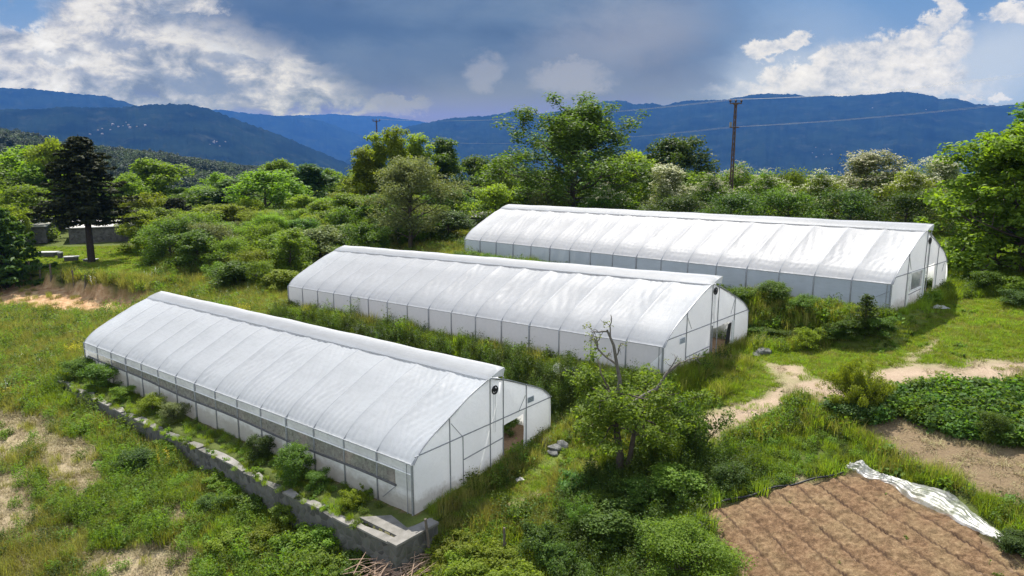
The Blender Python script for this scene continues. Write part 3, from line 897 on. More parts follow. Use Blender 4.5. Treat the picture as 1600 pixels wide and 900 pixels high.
PT = np.array([0, .03, .118, .27, .44, .735, 1.0]); PRZ = np.array([0, .085, .245, .405, .555, .825, 1.0])
_tt = np.linspace(0, 1, 401); _rz = np.interp(_tt, PT, PRZ)
_k = np.ones(41) / 41; _pad = np.concatenate([2 * _rz[0] - _rz[40:0:-1], _rz, 2 * _rz[-1] - _rz[-2:-42:-1]])
_rs = np.convolve(np.convolve(_pad, _k, 'same'), _k, 'same')[40:-40]
_rs = (_rs - _rs[0]) / (_rs[-1] - _rs[0])
_rs = np.where(_tt < .1, _rz * (1 - _tt * 10) + _rs * _tt * 10, _rs)


def build_gh(g, nb, label, opt):
    root = obj('film_greenhouse', None, None, (g.o[0], g.o[1], g.z), g.rot)
    tag(root, label, 'greenhouse', 'three white film greenhouses')
    W, Ln, sl = g.W, g.L, g.sl
    loc = lambda s, t, z: (s, -t, z + sl * s)
    rg = np.random.default_rng(opt['seed'])

    def prof(T):
        T = np.asarray(T, float)
        lft = g.hl + (g.hr - g.hl) * np.interp(np.clip(T / (W / 2), 0, 1), _tt, _rs)
        rgt = g.ge + (g.hr - g.ge) * np.interp(np.clip((W - T) / (W / 2), 0, 1), _tt, _rs)
        return np.where(T <= W / 2, lft, rgt)
    bay = Ln / nb
    rfm = film('roof_film', opt['tone'], hoop=bay)

    def roof(T0, T1, npf, name, side):
        ns = nb * 26
        s_ = np.linspace(-.04, Ln + .04, ns + 1)
        q = np.linspace(0, 1, npf); q = q ** 1.25 if side < 0 else 1 - (1 - q) ** 1.25
        T = T0 + (T1 - T0) * q
        SS_, TT_ = np.meshgrid(s_, T, indexing='ij')
        z = prof(TT_)
        ph = (SS_ / bay) % 1
        half = np.abs(TT_ - W / 2) / (W / 2)
        bayid = np.floor(SS_ / bay)
        bamp = .6 + .8 * vnoise(bayid * 1.0 + .5, bayid * 0 + .5, opt['seed'])
        sag = (4 * ph * (1 - ph)) ** .62 * .15 * bamp * np.sin(PI * np.clip(half * .9 + .08, 0, 1)) ** .7
        wr = np.zeros_like(z)
        for k in range(7):
            a = rg.uniform(-.9, .9); kk = rg.uniform(9, 20)
            mask = sstep(.60, .78, vnoise(SS_ / 2.3 + 31 * k, TT_ / 1.6, opt['seed'] + k))
            wr += np.sin(kk * (SS_ + a * TT_ * (1 if k % 2 else .4)) + 5 * vnoise(SS_ / 1.1, TT_ / 1.4, k)) * mask * .008 * opt.get('wrinkle', 1)
        ev = sstep(.55, .95, half)
        fan = np.sin((SS_ * 16 + (ph - .5) * half * 6) + 3 * vnoise(SS_ / .8, TT_, 77)) * ev * opt.get('fan', .008) * opt.get('wrinkle', 1) * sstep(.35, .7, vnoise(SS_ / bay * .8, TT_ * 0, opt['seed'] + 40))
        hz_ = np.sin(TT_ * 22 + 4 * vnoise(SS_ / .7, TT_, 78)) * ev * .010 * opt.get('cross', .4) * (4 * ph * (1 - ph))
        z = z - sag + (wr + fan + hz_) * np.minimum(1, 6 * ph * (1 - ph) + .1)
        V = np.stack([SS_, -TT_, z + sl * SS_], -1).reshape(-1, 3)
        n1_, n2_ = SS_.shape; ix = np.arange(n1_ * n2_).reshape(n1_, n2_)
        F_ = np.stack([ix[:-1, :-1], ix[:-1, 1:], ix[1:, 1:], ix[1:, :-1]], -1).reshape(-1, 4)
        return obj(name, mesh(name, V, F_, rfm, True), root)
    roof(-.03, W / 2, 40, 'roof_film', -1)
    tr = W / 2 + .87
    roof(tr, W + .03, 24, 'roof_film', 1)
    # raised ridge vent flap: from the top of the left arch out over the opening
    ns = nb * 6; Vv = []
    rgv = np.linspace(-.12, Ln + .05, ns + 1)
    for k, s in enumerate(rgv):
        w1_ = .006 * math.sin(s * .9) + .004 * math.sin(s * 2.1)
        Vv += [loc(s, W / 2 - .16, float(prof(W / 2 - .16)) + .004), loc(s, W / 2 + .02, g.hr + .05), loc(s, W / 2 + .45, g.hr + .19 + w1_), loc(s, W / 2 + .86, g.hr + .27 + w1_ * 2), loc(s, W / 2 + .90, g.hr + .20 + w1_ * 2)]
    Fv = [(k * 5 + j, k * 5 + j + 1, k * 5 + 6 + j, k * 5 + 5 + j) for k in range(ns) for j in range(4)]
    Vv += [loc(-.12, W / 2 + .78, g.hr - .1), loc(-.05, W / 2 + .1, g.hr - .02)]
    nV = len(Vv); Fv += [(1, 2, 3, 4, nV - 2, nV - 1)]
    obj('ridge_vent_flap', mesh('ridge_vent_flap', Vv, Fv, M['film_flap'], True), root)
    # film strip added below the flap to keep sunlight off the end walls
    Vc_ = []
    for s in rgv[1:]: Vc_ += [loc(s, tr - .02, float(prof(tr)) - .1), loc(s, tr + .0, g.hr - .1), loc(s, W / 2 + .84, g.hr + .24)]
    obj('vent_light_stop', mesh('vent_light_stop', Vc_, [(k * 3 + j, k * 3 + 1 + j, k * 3 + 4 + j, k * 3 + 3 + j) for k in range(len(rgv) - 2) for j in range(2)], M['film_end'], True), root)
    mbp = MB(); mbp.tube([loc(s, W / 2 - .17, float(prof(W / 2 - .17)) + .004) for s in np.linspace(0, Ln, 12)], .008, 5); mbp.build('ridge_rail', M['steel'], root)

    # end walls (with door opening at the near end)
    crz = g.hl + opt['cross_up']
    def endwall(s, holes, name, jit):
        Ts = sorted(set([0, W, W / 2, tr] + list(np.linspace(0, W, 37)) + [h for hh in holes for h in hh[:2]]))
        Vw = []; Fw = []
        for a_, b_ in zip(Ts[:-1], Ts[1:]):
            mid = (a_ + b_) / 2
            cuts = [hh for hh in holes if hh[0] < mid < hh[1]]
            spans = [(None, None)] if not cuts else ([(None, cuts[0][2])] if cuts[0][2] is not None else []) + [(cuts[0][3], None)]
            for lo, hi in spans:
                levels = 7
                for T in (a_, b_):
                    l0 = g.gb * T / W - .12 if lo is None else lo + g.gb * T / W
                    top = float(prof(T)) - .01
                    if W / 2 < T < tr: top = g.hr + (float(prof(tr)) - g.hr) * (T - W / 2) / .87
                    h0 = top if hi is None else hi + g.gb * T / W
                    for k in range(levels):
                        zz = l0 + (h0 - l0) * k / (levels - 1)
                        bul = .03 * math.sin(T * 2.3 + zz) + .02 * math.sin(T * 5 + zz * 4)
                        edge = min(1, min(T, W - T) / .4)
                        Vw.append(loc(s - jit * bul * edge, T, zz))
                n0 = len(Vw) - 2 * levels
                Fw += [(n0 + k, n0 + levels + k, n0 + levels + k + 1, n0 + k + 1) for k in range(levels - 1)]
        return obj(name, mesh(name, Vw, Fw, M['film_end'], True), root)
    endwall(0, opt['holes'], 'end_wall', 1)
    endwall(Ln, [], 'end_wall', -1)

    # hoops: pipe arches with their legs
    for k in range(nb + 1):
        s = min(max(k * bay, .03), Ln - .03); hb = MB()
        Tl = np.linspace(0, W, 30); zz = prof(Tl) - .05
        path = [loc(s, -.045, -.25), loc(s, -.045, g.hl * .5), loc(s, -.045, g.hl - .03)] + [loc(s, max(T, .05) if T < W / 2 else min(T, W - .05), z) for T, z in zip(Tl[1:-1], zz[1:-1])] + [loc(s, W - .03, g.ge - .1), loc(s, W - .03, g.gb - .2)]
        thick = .038 if k % 4 else .052
        hb.tube(path, [thick] * 3 + [.028] * (len(path) - 3), 6)
        hb.build('hoop', M['steel'], root, True)
    # rails at the eaves
    for T, z, nm in ((-.05, g.hl - .01, 'eave_rail'), (W + .03, g.ge, 'eave_rail')):
        r_ = MB(); r_.tube([loc(s, T, z) for s in np.linspace(-.03, Ln, 10)], .022, 6); r_.build(nm, M['steel'], root)

    # frame pipes of the near end wall
    def pipe(p, q, name='end_post', rad=.026, mat='steel', ds=-.05):
        b_ = MB(); b_.tube([(p[0] * 0 + ds, -p[0], p[1]), (ds, -q[0], q[1])], rad, 6); return b_.build(name, M[mat], root)
    ft = lambda T: g.gb * T / W - .1
    for T in opt['posts']: pipe((T, ft(T)), (T, float(prof(T)) - .04 if not W / 2 < T < tr + .05 else g.hr - .15))
    for (t0, z0, t1, z1) in opt['bars']: pipe((t0, z0), (t1, z1), 'cross_bar', .024)
    for (t0, z0, t1, z1) in opt['braces']: pipe((t0, z0), (t1, z1), 'brace', .014)
    arch = MB(); Tl = np.linspace(0, W, 40); arch.tube([(-.03, -T, float(prof(T)) - .02) for T in Tl], .024, 6); arch.build('end_arch', M['steel'], root)
    # vent winder: black hand wheel high up on the middle post
    wt, wz = opt['winder']; wh = MB(); rr_ = .17
    ring = [(-.13, -(wt + rr_ * math.cos(a)), wz + rr_ * math.sin(a)) for a in np.linspace(0, 2 * PI, 17)]
    wh.tube(ring, .035, 6, False)
    for a in (0, PI / 2, PI, 3 * PI / 2):
        wh.tube([(-.13, -wt, wz), (-.13, -(wt + rr_ * math.cos(a)), wz + rr_ * math.sin(a))], .022, 5)
    wh.box((-.11, -wt, wz), (.12, .13, .13)); wd = wh.build('vent_winder', M['black'], root)
    ch = MB()
    for dt in (-.03, .06): ch.tube([(-.1, -(wt + dt), wz - .1), (-.1, -(wt + dt * 1.4), wz - 1.0), (-.1, -(wt + dt * 1.2), wz - 1.9)], .008, 4)
    ch.build('pull_chain', M['steel'], wd)
    # small grey sign with rows of tiny illegible print
    if opt.get('sign'):
        t0, z0, w_, h_ = opt['sign']; sg = MB(); sg.box((-.085, -t0, z0), (.015, w_, h_)); so = sg.build('sign_plate', simple('grey_sign', (.42, .46, .50), (.34, .38, .42), 5, .5), root)
        pr = MB()
        pth = []
        for k in range(3):
            for j in range(13):
                jj = j if k % 2 == 0 else 12 - j
                pth.append((-.097, -(t0 - w_ * .38 + w_ * .76 * jj / 12), z0 + h_ * (.28 - .26 * k) + h_ * .05 * (1 if jj % 2 else -1)))
        pr.tube(pth, h_ * .022, 4)
        pr.build('lettering', M['black'], so)

    # left side wall
    def strip(z0f, z1f, mat, name, T=-.01, s0=0, s1=Ln, wav=.02, nsub=8):
        n_ = int((s1 - s0) / bay * nsub) + 1; V_ = []; lv = 6
        for s in np.linspace(s0, s1, n_):
            a0, a1 = z0f(s), z1f(s)
            for k in range(lv):
                q = k / (lv - 1)
                V_.append(loc(s, T - wav * (math.sin(s * 5.1 + q * 4) * .5 + math.sin(s * 11.7 + q * 2.5) * .3) * math.sin(PI * q), a0 + (a1 - a0) * q))
        F_ = [(i * lv + k, (i + 1) * lv + k, (i + 1) * lv + k + 1, i * lv + k + 1) for i in range(n_ - 1) for k in range(lv - 1)]
        return obj(name, mesh(name, V_, F_, mat, True), root)
    if opt['side'] == 'open':
        roll = lambda s: .92 + .010 * s + .04 * math.sin(s * .6)
        strip(lambda s: g.hl - .42, lambda s: g.hl, M['film_skirt'], 'side_valance')
        strip(lambda s: roll(s), lambda s: g.hl - .42, M['net'], 'net_window')
        strip(lambda s: -.25, lambda s: roll(s), M['film_skirt'], 'side_skirt', -.02, wav=.05)
        strip(lambda s: roll(s), lambda s: g.hl - .42, M['film_skirt'], 'corner_panel', -.03, 0, 1.0, .02)
        t_ = MB(); t_.tube([loc(s, -.06, roll(s) + .02) for s in np.linspace(.95, Ln - .6, 40)], .05, 6); t_.build('roll_up_pipe', M['dark_pipe'], root)
        t_ = MB(); t_.tube([loc(s, -.06, g.hl - .42) for s in np.linspace(0, Ln, 12)], .024, 6); t_.build('side_rail', M['white_paint'], root)
        t_ = MB(); t_.tube([loc(1.0, -.07, .9), loc(1.75, -.07, .25)], .018, 5); t_.build('brace', M['steel'], root)
        t_ = MB(); t_.tube([loc(.02, -.07, -.2), loc(.02, -.07, g.hl)], .03, 6); t_.tube([loc(.3, -.07, -.2), loc(.3, -.07, g.hl)], .018, 6); t_.build('corner_post', M['steel'], root)
    else:
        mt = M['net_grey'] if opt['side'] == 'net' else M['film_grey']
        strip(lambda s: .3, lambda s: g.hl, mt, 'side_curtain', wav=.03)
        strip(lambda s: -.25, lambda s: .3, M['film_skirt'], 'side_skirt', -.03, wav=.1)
        t_ = MB(); t_.tube([loc(s, -.055, .32) for s in np.linspace(0, Ln, 12)], .022, 6); t_.build('side_rail', M['dark_pipe' if opt['side'] != 'net' else 'steel'], root)
        if opt['side'] != 'net':
            t_ = MB(); t_.tube([loc(s, -.055, .12) for s in np.linspace(0, Ln, 12)], .02, 6); t_.build('side_rail', M['steel'], root)
            t_ = MB(); t_.tube([loc(.1, -.06, 1.3), loc(1.6, -.06, .45)], .014, 5); t_.build('brace', M['steel'], root)
        else:
            # loose end of the skirt film drawn up to the corner post
            V_ = []; 
            for i in range(9):
                q = i / 8
                for k in range(5):
                    u = k / 4; V_.append(loc(q * 1.5, -.07 - .05 * math.sin(u * 6 + q * 5), -.1 + u * (1.35 * (1 - q) ** 1.5 + .3) + .03 * math.sin(9 * q + 4 * u)))
            F_ = [(i * 5 + k, i * 5 + 5 + k, i * 5 + 6 + k, i * 5 + 1 + k) for i in range(8) for k in range(4)]
            obj('corner_film', mesh('corner_film', V_, F_, M['film_end'], True), root)
        t_ = MB(); t_.tube([loc(.02, -.07, -.2), loc(.02, -.07, g.hl)], .035, 6); t_.tube([loc(.22, -.07, -.2), loc(.22, -.07, g.hl)], .022, 6); t_.build('corner_post', M['steel'], root)
    # right side wall (away from the camera)
    V_ = []; n_ = nb * 3 + 1
    for s in np.linspace(0, Ln, n_):
        for k in range(5):
            q = k / 4; V_.append(loc(s, W + .0 + opt.get('belly', .02) * math.sin(PI * q) * (1.2 - .2 * math.sin(s * 2)), g.gb - .2 + (g.ge - g.gb + .2) * q))
    obj('side_curtain', mesh('side_curtain', V_, [(i * 5 + k, i * 5 + 1 + k, i * 5 + 6 + k, i * 5 + 5 + k) for i in range(n_ - 1) for k in range(4)], M['film_end'], True), root)
    return root, loc, prof, pipe


W = G1.W
r1, l1, pf1, pipe1 = build_gh(G1, 15, 'front white film greenhouse above the stone wall, its side windows netted and its doorway open', dict(
    seed=1, fan=.020, wrinkle=1.6, tone=(.66, .685, .72), holes=[(5.32, 6.82, None, 1.68)], cross_up=.30, posts=[1.96, W / 2, W / 2 + .87, 6.92],
    bars=[(.05, G1.hl + .29, W - .1, G1.hl + .33), (2.72, 1.33, 5.27, 1.48)], braces=[(2.05, 3.1, 2.7, 2.35), (6.85, 3.0, 6.35, 2.35)],
    winder=(W / 2 + .22, 3.85), sign=(7.2, 2.72, .46, .26), side='open', cross=.5))
for T, z0, z1, nm, rd, mt in ((2.72, .05, 2.36, 'end_post', .022, 'steel'), (5.29, .3, 2.1, 'door_frame', .03, 'steel'), (6.84, .42, 2.3, 'door_frame', .03, 'white_paint')):
    pipe1((T, z0), (T, z1), nm, rd, mt)
sb = MB(); sb.box((-.12, -6.1, .40), (.10, 1.5, .07)); sb.build('door_sill', M['concrete'], r1)
W = G2.W
r2, l2, pf2, pipe2 = build_gh(G2, 16, 'middle white film greenhouse with grey net sides and a dark panel in its doorway', dict(
    seed=2, tone=(.60, .62, .65), holes=[(4.66, 6.75, None, 1.62)], cross_up=.40, posts=[1.98, W / 2, W / 2 + .70, 7.15],
    bars=[(.15, G2.hl + .30, W - .25, G2.hl + .38), (2.0, .78, 4.4, .86)], braces=[(2.05, 2.75, 2.45, 2.15), (7.1, 2.9, 6.7, 2.2)],
    winder=(W / 2 + .16, 3.72), sign=(1.55, 1.72, .5, .28), side='net', cross=.3))
pipe2((4.66, 0), (4.66, 1.9), 'door_frame', .035)
lp = MB(); lp.add([(-.02, -6.2, .15), (-.02, -6.72, .15), (-.10, -6.74, 1.72), (-.08, -6.45, 1.66), (.02, -6.2, .15), (.02, -6.72, .15), (-.06, -6.74, 1.72), (-.04, -6.45, 1.66)], [(0, 1, 2, 3), (4, 7, 6, 5), (0, 4, 5, 1), (1, 5, 6, 2), (2, 6, 7, 3), (3, 7, 4, 0)])
o = lp.build('dark_panel', M['black'], None, False, (G2.o[0], G2.o[1], G2.z), G2.rot); tag(o, 'black panel leaning in the doorway of the middle greenhouse', 'panel')
sp_ = MB(); sp_.box((-.12, -6.86, .95), (.06, .2, 1.75)); sp_.build('door_jamb', M['white_paint'], r2)
W = G3.W
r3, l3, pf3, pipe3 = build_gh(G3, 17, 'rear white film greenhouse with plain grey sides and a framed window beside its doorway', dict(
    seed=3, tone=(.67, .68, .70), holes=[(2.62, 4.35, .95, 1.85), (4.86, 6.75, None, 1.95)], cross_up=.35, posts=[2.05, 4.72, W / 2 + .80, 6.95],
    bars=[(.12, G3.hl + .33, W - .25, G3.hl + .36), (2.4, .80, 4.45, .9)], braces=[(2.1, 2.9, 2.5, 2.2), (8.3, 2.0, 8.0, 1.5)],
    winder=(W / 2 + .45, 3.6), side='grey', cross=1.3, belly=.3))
wf = MB()
for a_ in ((2.55, .9, 4.42, .9), (2.55, 1.92, 4.42, 1.92), (2.55, .9, 2.55, 1.92), (4.42, .9, 4.42, 1.92)):
    wf.tube([(-.07, -a_[0], a_[1] + .1), (-.07, -a_[2], a_[3] + .1)], .035, 5)
wfo = wf.build('window_frame', M['white_paint'], r3)
pn = MB(); pn.add([(-.03, -2.6, 1.0), (-.03, -4.4, 1.05), (-.03, -4.4, 2.0), (-.03, -2.6, 1.95)], [(0, 1, 2, 3)]); pn.build('net_pane', netmat('window_net', (.30, .33, .34), .72), wfo)
for T, mt, rd in ((2.30, 'white_paint', .05), (4.5, 'white_paint', .06), (4.84, 'white_paint', .05), (6.80, 'white_paint', .03)):
    pipe3((T, .05), (T, 2.02), 'door_frame', rd, mt)
# ================================================================== plants: leaf sheets grown round branch skeletons
def leaves(C, size, rg, up=.45, out=None, aspect=.55, cup=.15, droop=0.0, outw=.5):
    """one four-cornered leaf per centre C; returns vertices and faces"""
    n = len(C)
    nrm = rg.normal(size=(n, 3)); nrm /= np.linalg.norm(nrm, axis=1)[:, None]
    nrm[:, 2] = np.abs(nrm[:, 2]) * (1 + up) + up * .5
    if out is not None: nrm = nrm + out * outw
    nrm /= np.linalg.norm(nrm, axis=1)[:, None]
    a = rg.normal(size=(n, 3)); a[:, 2] -= droop
    a -= (a * nrm).sum(1)[:, None] * nrm; a /= np.linalg.norm(a, axis=1)[:, None] + 1e-9
    b = np.cross(nrm, a)
    L = np.asarray(size) * rg.uniform(.65, 1.35, n); L = L[:, None]
    V = np.stack([C - a * L * .5, C + b * L * aspect * .5 + nrm * L * cup, C + a * L * .5, C - b * L * aspect * .5 + nrm * L * cup], 1).reshape(-1, 3)
    return V, np.arange(n * 4).reshape(n, 4)


def skeleton(rg, H, Rr, clear, n_limb, prof, trunk_r, rise=(.25, .9), top=.93, wander=.05, multi=1, tips=5, irr=0.0):
    wood = MB(); clumps = []
    trunks = []
    for m_ in range(multi):
        k = 9; az = rg.uniform(0, 2 * PI); sp_ = 0 if multi == 1 else rg.uniform(.25, .6) * Rr
        zz = np.linspace(-.25, H * top * (1 if m_ == 0 else rg.uniform(.75, .97)), k); q = np.linspace(0, 1, k)
        px = np.cumsum(rg.normal(0, wander * H / k, k)) + math.cos(az) * sp_ * q; py = np.cumsum(rg.normal(0, wander * H / k, k)) + math.sin(az) * sp_ * q
        px -= px[0]; py -= py[0]
        P = np.stack([px, py, zz], 1); trunks.append(P)
        wood.tube(P, trunk_r / multi ** .5 * (1 - q * .88) + .012, 7, False)
    ga = rg.uniform(0, 6)
    for i in range(n_limb):
        P = trunks[i % multi]; u = (i + rg.uniform(.1, .9)) / n_limb
        h = clear + (H * top - clear) * u ** .9
        base = np.array([np.interp(h, P[:, 2], P[:, j]) for j in range(3)])
        ga += 2.4 + rg.normal(0, .35)
        Lm = max(.12 * Rr, Rr * prof(u) * rg.uniform(.72 - .35 * irr, 1.12 + .3 * irr))
        el = rise[0] + (rise[1] - rise[0]) * u + rg.normal(0, .12)
        d = np.array([math.cos(ga) * math.cos(el), math.sin(ga) * math.cos(el), math.sin(el)])
        k = 6; pts = [base]
        for j in range(k - 1):
            d = d + rg.normal(0, .16, 3) + np.array([0, 0, .03]); d /= np.linalg.norm(d)
            pts.append(pts[-1] + d * Lm / (k - 1))
        pts = np.array(pts); q = np.linspace(0, 1, k)
        r0 = trunk_r * (1 - .75 * min(1, h / H)) * .5
        wood.tube(pts, r0 * (1 - q * .85) + .006, 5, False)
        for j in range(tips):
            f = .35 + .65 * (j + rg.uniform(0, 1)) / tips
            p = np.array([np.interp(f, q, pts[:, c]) for c in range(3)])
            dd = d * .5 + rg.normal(0, .8, 3); dd[2] += .25; dd /= np.linalg.norm(dd)
            Lt = Lm * rg.uniform(.16, .38) + .1 * Rr * .5
            e = p + dd * Lt
            wood.tube([p, p + dd * Lt * .5 + rg.normal(0, .04 * Lt, 3), e], [r0 * .28 + .005, r0 * .16 + .004, .004], 4, False)
            clumps.append((e, u)); 
            if j == tips - 1: clumps.append((pts[-1], u))
    clumps.append((trunks[0][-1], 1.0))
    return wood, clumps


def crown(rg, clumps, rc, per, size, flat=.75, **kw):
    C = []; O = []
    for c, u in clumps:
        r = rc * rg.uniform(.65, 1.35); n = max(4, int(per * rg.uniform(.6, 1.4) * (r / rc) ** 2))
        d = rg.normal(size=(n, 3)); d /= np.linalg.norm(d, axis=1)[:, None]
        rad = r * rg.uniform(0, 1, n) ** .45
        C.append(c + d * rad[:, None] * np.array([1, 1, flat])); O.append(d)
    C = np.concatenate(C); O = np.concatenate(O)
    C[:, 2] = np.maximum(C[:, 2], .06)
    return leaves(C, size, rg, out=O, **kw)


PROTO = {}


def proto(name, wood, V, F, leafm, barkm='bark', extra=None, crown_name='crown', trunk_name='trunk'):
    PROTO[name] = dict(trunk=mesh(trunk_name, wood.v, wood.f, M[barkm], True), crown=mesh(crown_name, V, F, M[leafm]), extra=extra,
                       H=float(V[:, 2].max()), R=float(np.percentile(np.hypot(V[:, 0], V[:, 1]), 96)), cn=crown_name, tn=trunk_name)


rnd_p = lambda u: math.sin(PI * min(1, (u * .86 + .14))) ** .6
tall_p = lambda u: (.55 + .6 * math.sin(PI * u)) * (1 - u * .45)
up_p = lambda u: (1.0 - .75 * u) ** .8


def std(name, seed, H, Rr, clear, nl, prof, tr, rc, per, size, leafm, rise=(.2, 1.0), tips=5, flat=.75, multi=1, barkm='bark', blossom=None, sprigs=0, irr=0.0, **kw):
    rg = np.random.default_rng(seed)
    wood, cl = skeleton(rg, H, Rr, clear, nl, prof, tr, rise=rise, tips=tips, multi=multi, irr=irr)
    for k in range(sprigs):     # shoots that stand out of the crown
        zs = sorted(cl, key=lambda c: -c[0][2])[:max(8, len(cl) // 4)]; b0 = np.array(zs[rg.integers(len(zs))][0]); d = np.array([rg.normal(0, .3), rg.normal(0, .3), 1.0]); L_ = rg.uniform(.08, .15) * H
        p1 = b0 + d * L_ * .5 + rg.normal(0, .1, 3); p2 = b0 + d * L_; wood.tube([b0, p1, p2], [.04, .025, .01], 4, False)
        cl += [(p1, .9), (p2, .9), (p2 + d * .02 * H + rg.normal(0, .15, 3), .9)] if L_ > .1 * H else [(p1, .9), (p2, .9)]
    V, F = crown(rg, cl, rc, per, size, flat, **kw)
    ex = None
    if blossom:
        # flat cream flower heads over the upper and outer clumps
        C = []; zc = np.array([c[0][2] for c in cl]); zt = np.percentile(zc, 40)
        for c, u in cl:
            if c[2] < zt and rg.uniform() < .6: continue
            for k in range(blossom):
                d = rg.normal(size=3); d[2] = abs(d[2]) + .5; d /= np.linalg.norm(d); p = c + d * rc * rg.uniform(.9, 1.15) * np.array([1, 1, flat])
                m_ = 6; C.append(p + rg.normal(0, .13, (m_, 3)) * np.array([1, 1, .4]))
        C = np.concatenate(C); Vb, Fb = leaves(C, .15, rg, up=1.5, aspect=.8); ex = ('blossom', mesh('blossom', Vb, Fb, M['blossom']))
    proto(name, wood, V, F, leafm, barkm, ex)


std('round1', 101, 9, 4.0, 1.2, 20, rnd_p, .20, 1.0, 75, .36, 'leaf_fresh')
std('round2', 102, 9, 4.2, 1.0, 20, rnd_p, .22, 1.05, 75, .36, 'leaf_mid')
std('round3', 103, 10, 3.8, 1.0, 22, rnd_p, .22, .95, 75, .35, 'leaf_fresh')
std('tall1', 104, 12, 2.8, 1.0, 30, tall_p, .20, .75, 58, .33, 'leaf_yellow', rise=(.7, 1.25), sprigs=8)
std('tall2', 105, 12, 3.2, 1.2, 28, tall_p, .20, .85, 62, .34, 'leaf_mid', rise=(.5, 1.2), sprigs=8)
std('spread', 106, 7, 4.2, .6, 18, rnd_p, .2, 1.0, 75, .34, 'leaf_yellow', rise=(.1, .8))
std('big', 107, 13, 5.6, 1.4, 50, lambda u: (.78 + .4 * math.sin(PI * (u * .9 + .05))) * (1.05 - .5 * u ** 2.6), .30, .85, 100, .27, 'leaf_mid', rise=(.15, 1.15), tips=7, flat=1.0, sprigs=12, irr=.25)
std('willow', 108, 9, 4.2, 1.2, 24, rnd_p, .2, .9, 120, .23, 'leaf_grey', rise=(.4, 1.1), tips=6, aspect=.35)
std('walnut', 109, 11, 5.4, .5, 46, lambda u: math.sin(PI * min(1, u * .8 + .2)) ** .6, .28, .78, 84, .32, 'leaf_yellow', rise=(.0, 1.0), tips=8, flat=.7)
std('hedge1', 110, 6.5, 3.2, .3, 20, rnd_p, .16, .80, 72, .20, 'leaf_grey', rise=(-.1, .9), blossom=7)
std('hedge2', 111, 6.0, 3.4, .3, 20, rnd_p, .16, .82, 72, .20, 'leaf_mid', rise=(-.1, .9), blossom=4)
std('hedge3', 112, 6.0, 3.0, .2, 20, rnd_p, .16, .82, 72, .20, 'leaf_dark', rise=(-.1, .9))
std('scrub1', 120, 3.0, 2.2, .1, 24, rnd_p, .06, .52, 60, .26, 'leaf_fresh', rise=(.2, 1.3), tips=5, multi=5, flat=1.0, sprigs=14, irr=1)
std('scrub2', 121, 3.4, 2.0, .1, 26, lambda u: (1.05 - .5 * u) * .9, .06, .5, 56, .24, 'leaf_fresh', rise=(.5, 1.35), tips=5, multi=6, flat=1.1, sprigs=12, irr=1)
std('scrub3', 122, 2.8, 2.4, .1, 26, rnd_p, .06, .6, 62, .20, 'leaf_grey', rise=(.1, 1.2), tips=5, multi=5, flat=.95, sprigs=10, irr=1)
std('bush1', 113, 2.4, 1.6, .1, 22, rnd_p, .05, .42, 55, .15, 'leaf_mid', rise=(.1, 1.1), tips=4, multi=3)
std('bush2', 114, 2.2, 1.7, .1, 22, rnd_p, .05, .42, 60, .14, 'leaf_fresh', rise=(.1, 1.1), tips=4, multi=3)
std('bush3', 115, 3.0, 1.8, .1, 26, rnd_p, .06, .45, 60, .15, 'leaf_grey', rise=(.1, 1.2), tips=4, multi=4)
std('bush4', 116, 1.6, 1.3, .05, 22, rnd_p, .04, .34, 75, .11, 'leaf_dark', rise=(.1, 1.0), tips=4, multi=3)
std('bramble', 117, 1.1, 1.5, .03, 24, rnd_p, .02, .36, 60, .14, 'leaf_fresh', rise=(0, .6), tips=4, multi=4, aspect=.75)
std('fine', 118, 1.7, 1.5, .05, 30, rnd_p, .03, .34, 90, .075, 'leaf_grey', rise=(.2, 1.2), tips=5, multi=4)


# dark conifer: whorls of drooping boughs hung with needle sprays
def conifer(name, seed, H, Rr, clear, droop=.28):
    rg = np.random.default_rng(seed); wood = MB(); C = []; O = []
    wood.tube([(0, 0, -.3), (.05, 0, H * .3), (-.04, .05, H * .7), (0, 0, H)], [.26, .2, .11, .015], 8, False)
    h = clear
    while h < H * .985:
        u = (h - clear) / (H - clear); nb = rg.integers(5, 8); a0 = rg.uniform(0, 6)
        for k in range(nb):
            L_ = Rr * (1 - u) ** .66 * rg.uniform(.6, 1.12) * (1 if u > .12 else .75 + 2 * u) + .22
            a = a0 + k * 2 * PI / nb + rg.normal(0, .2); n = 7; q = np.linspace(0, 1, n)
            pts = np.stack([np.cos(a) * q * L_, np.sin(a) * q * L_, h - droop * L_ * q ** 1.2 + .22 * L_ * q ** 3], 1)
            wood.tube(pts, .035 * (1 - u) * (1 - q * .8) + .006, 4, False)
            m_ = int(34 * L_) + 14
            f = rg.uniform(.12, 1.02, m_) ** .8
            p = np.stack([np.interp(f, q, pts[:, j]) for j in range(3)], 1)
            side = rg.normal(0, 1, m_) * .20 * L_ * (1.1 - f)
            p[:, 0] += -math.sin(a) * side; p[:, 1] += math.cos(a) * side; p[:, 2] += -np.abs(rg.normal(0, .13, m_)) + .03
            C.append(p); O.append(np.tile([math.cos(a), math.sin(a), -.2], (m_, 1)))
        h += rg.uniform(.30, .48) * (1.15 - .5 * u)
    C = np.concatenate(C); O = np.concatenate(O)
    V, F = leaves(C, .42, rg, up=.5, out=O, aspect=.38, droop=.4)
    proto(name, wood, V, F, 'leaf_needle', 'bark_dark')


conifer('conifer1', 201, 15, 3.6, 2.6)
conifer('conifer2', 202, 15, 3.5, 5.0, .32)
conifer('conifer_low', 203, 6, 3.0, .5, .2)

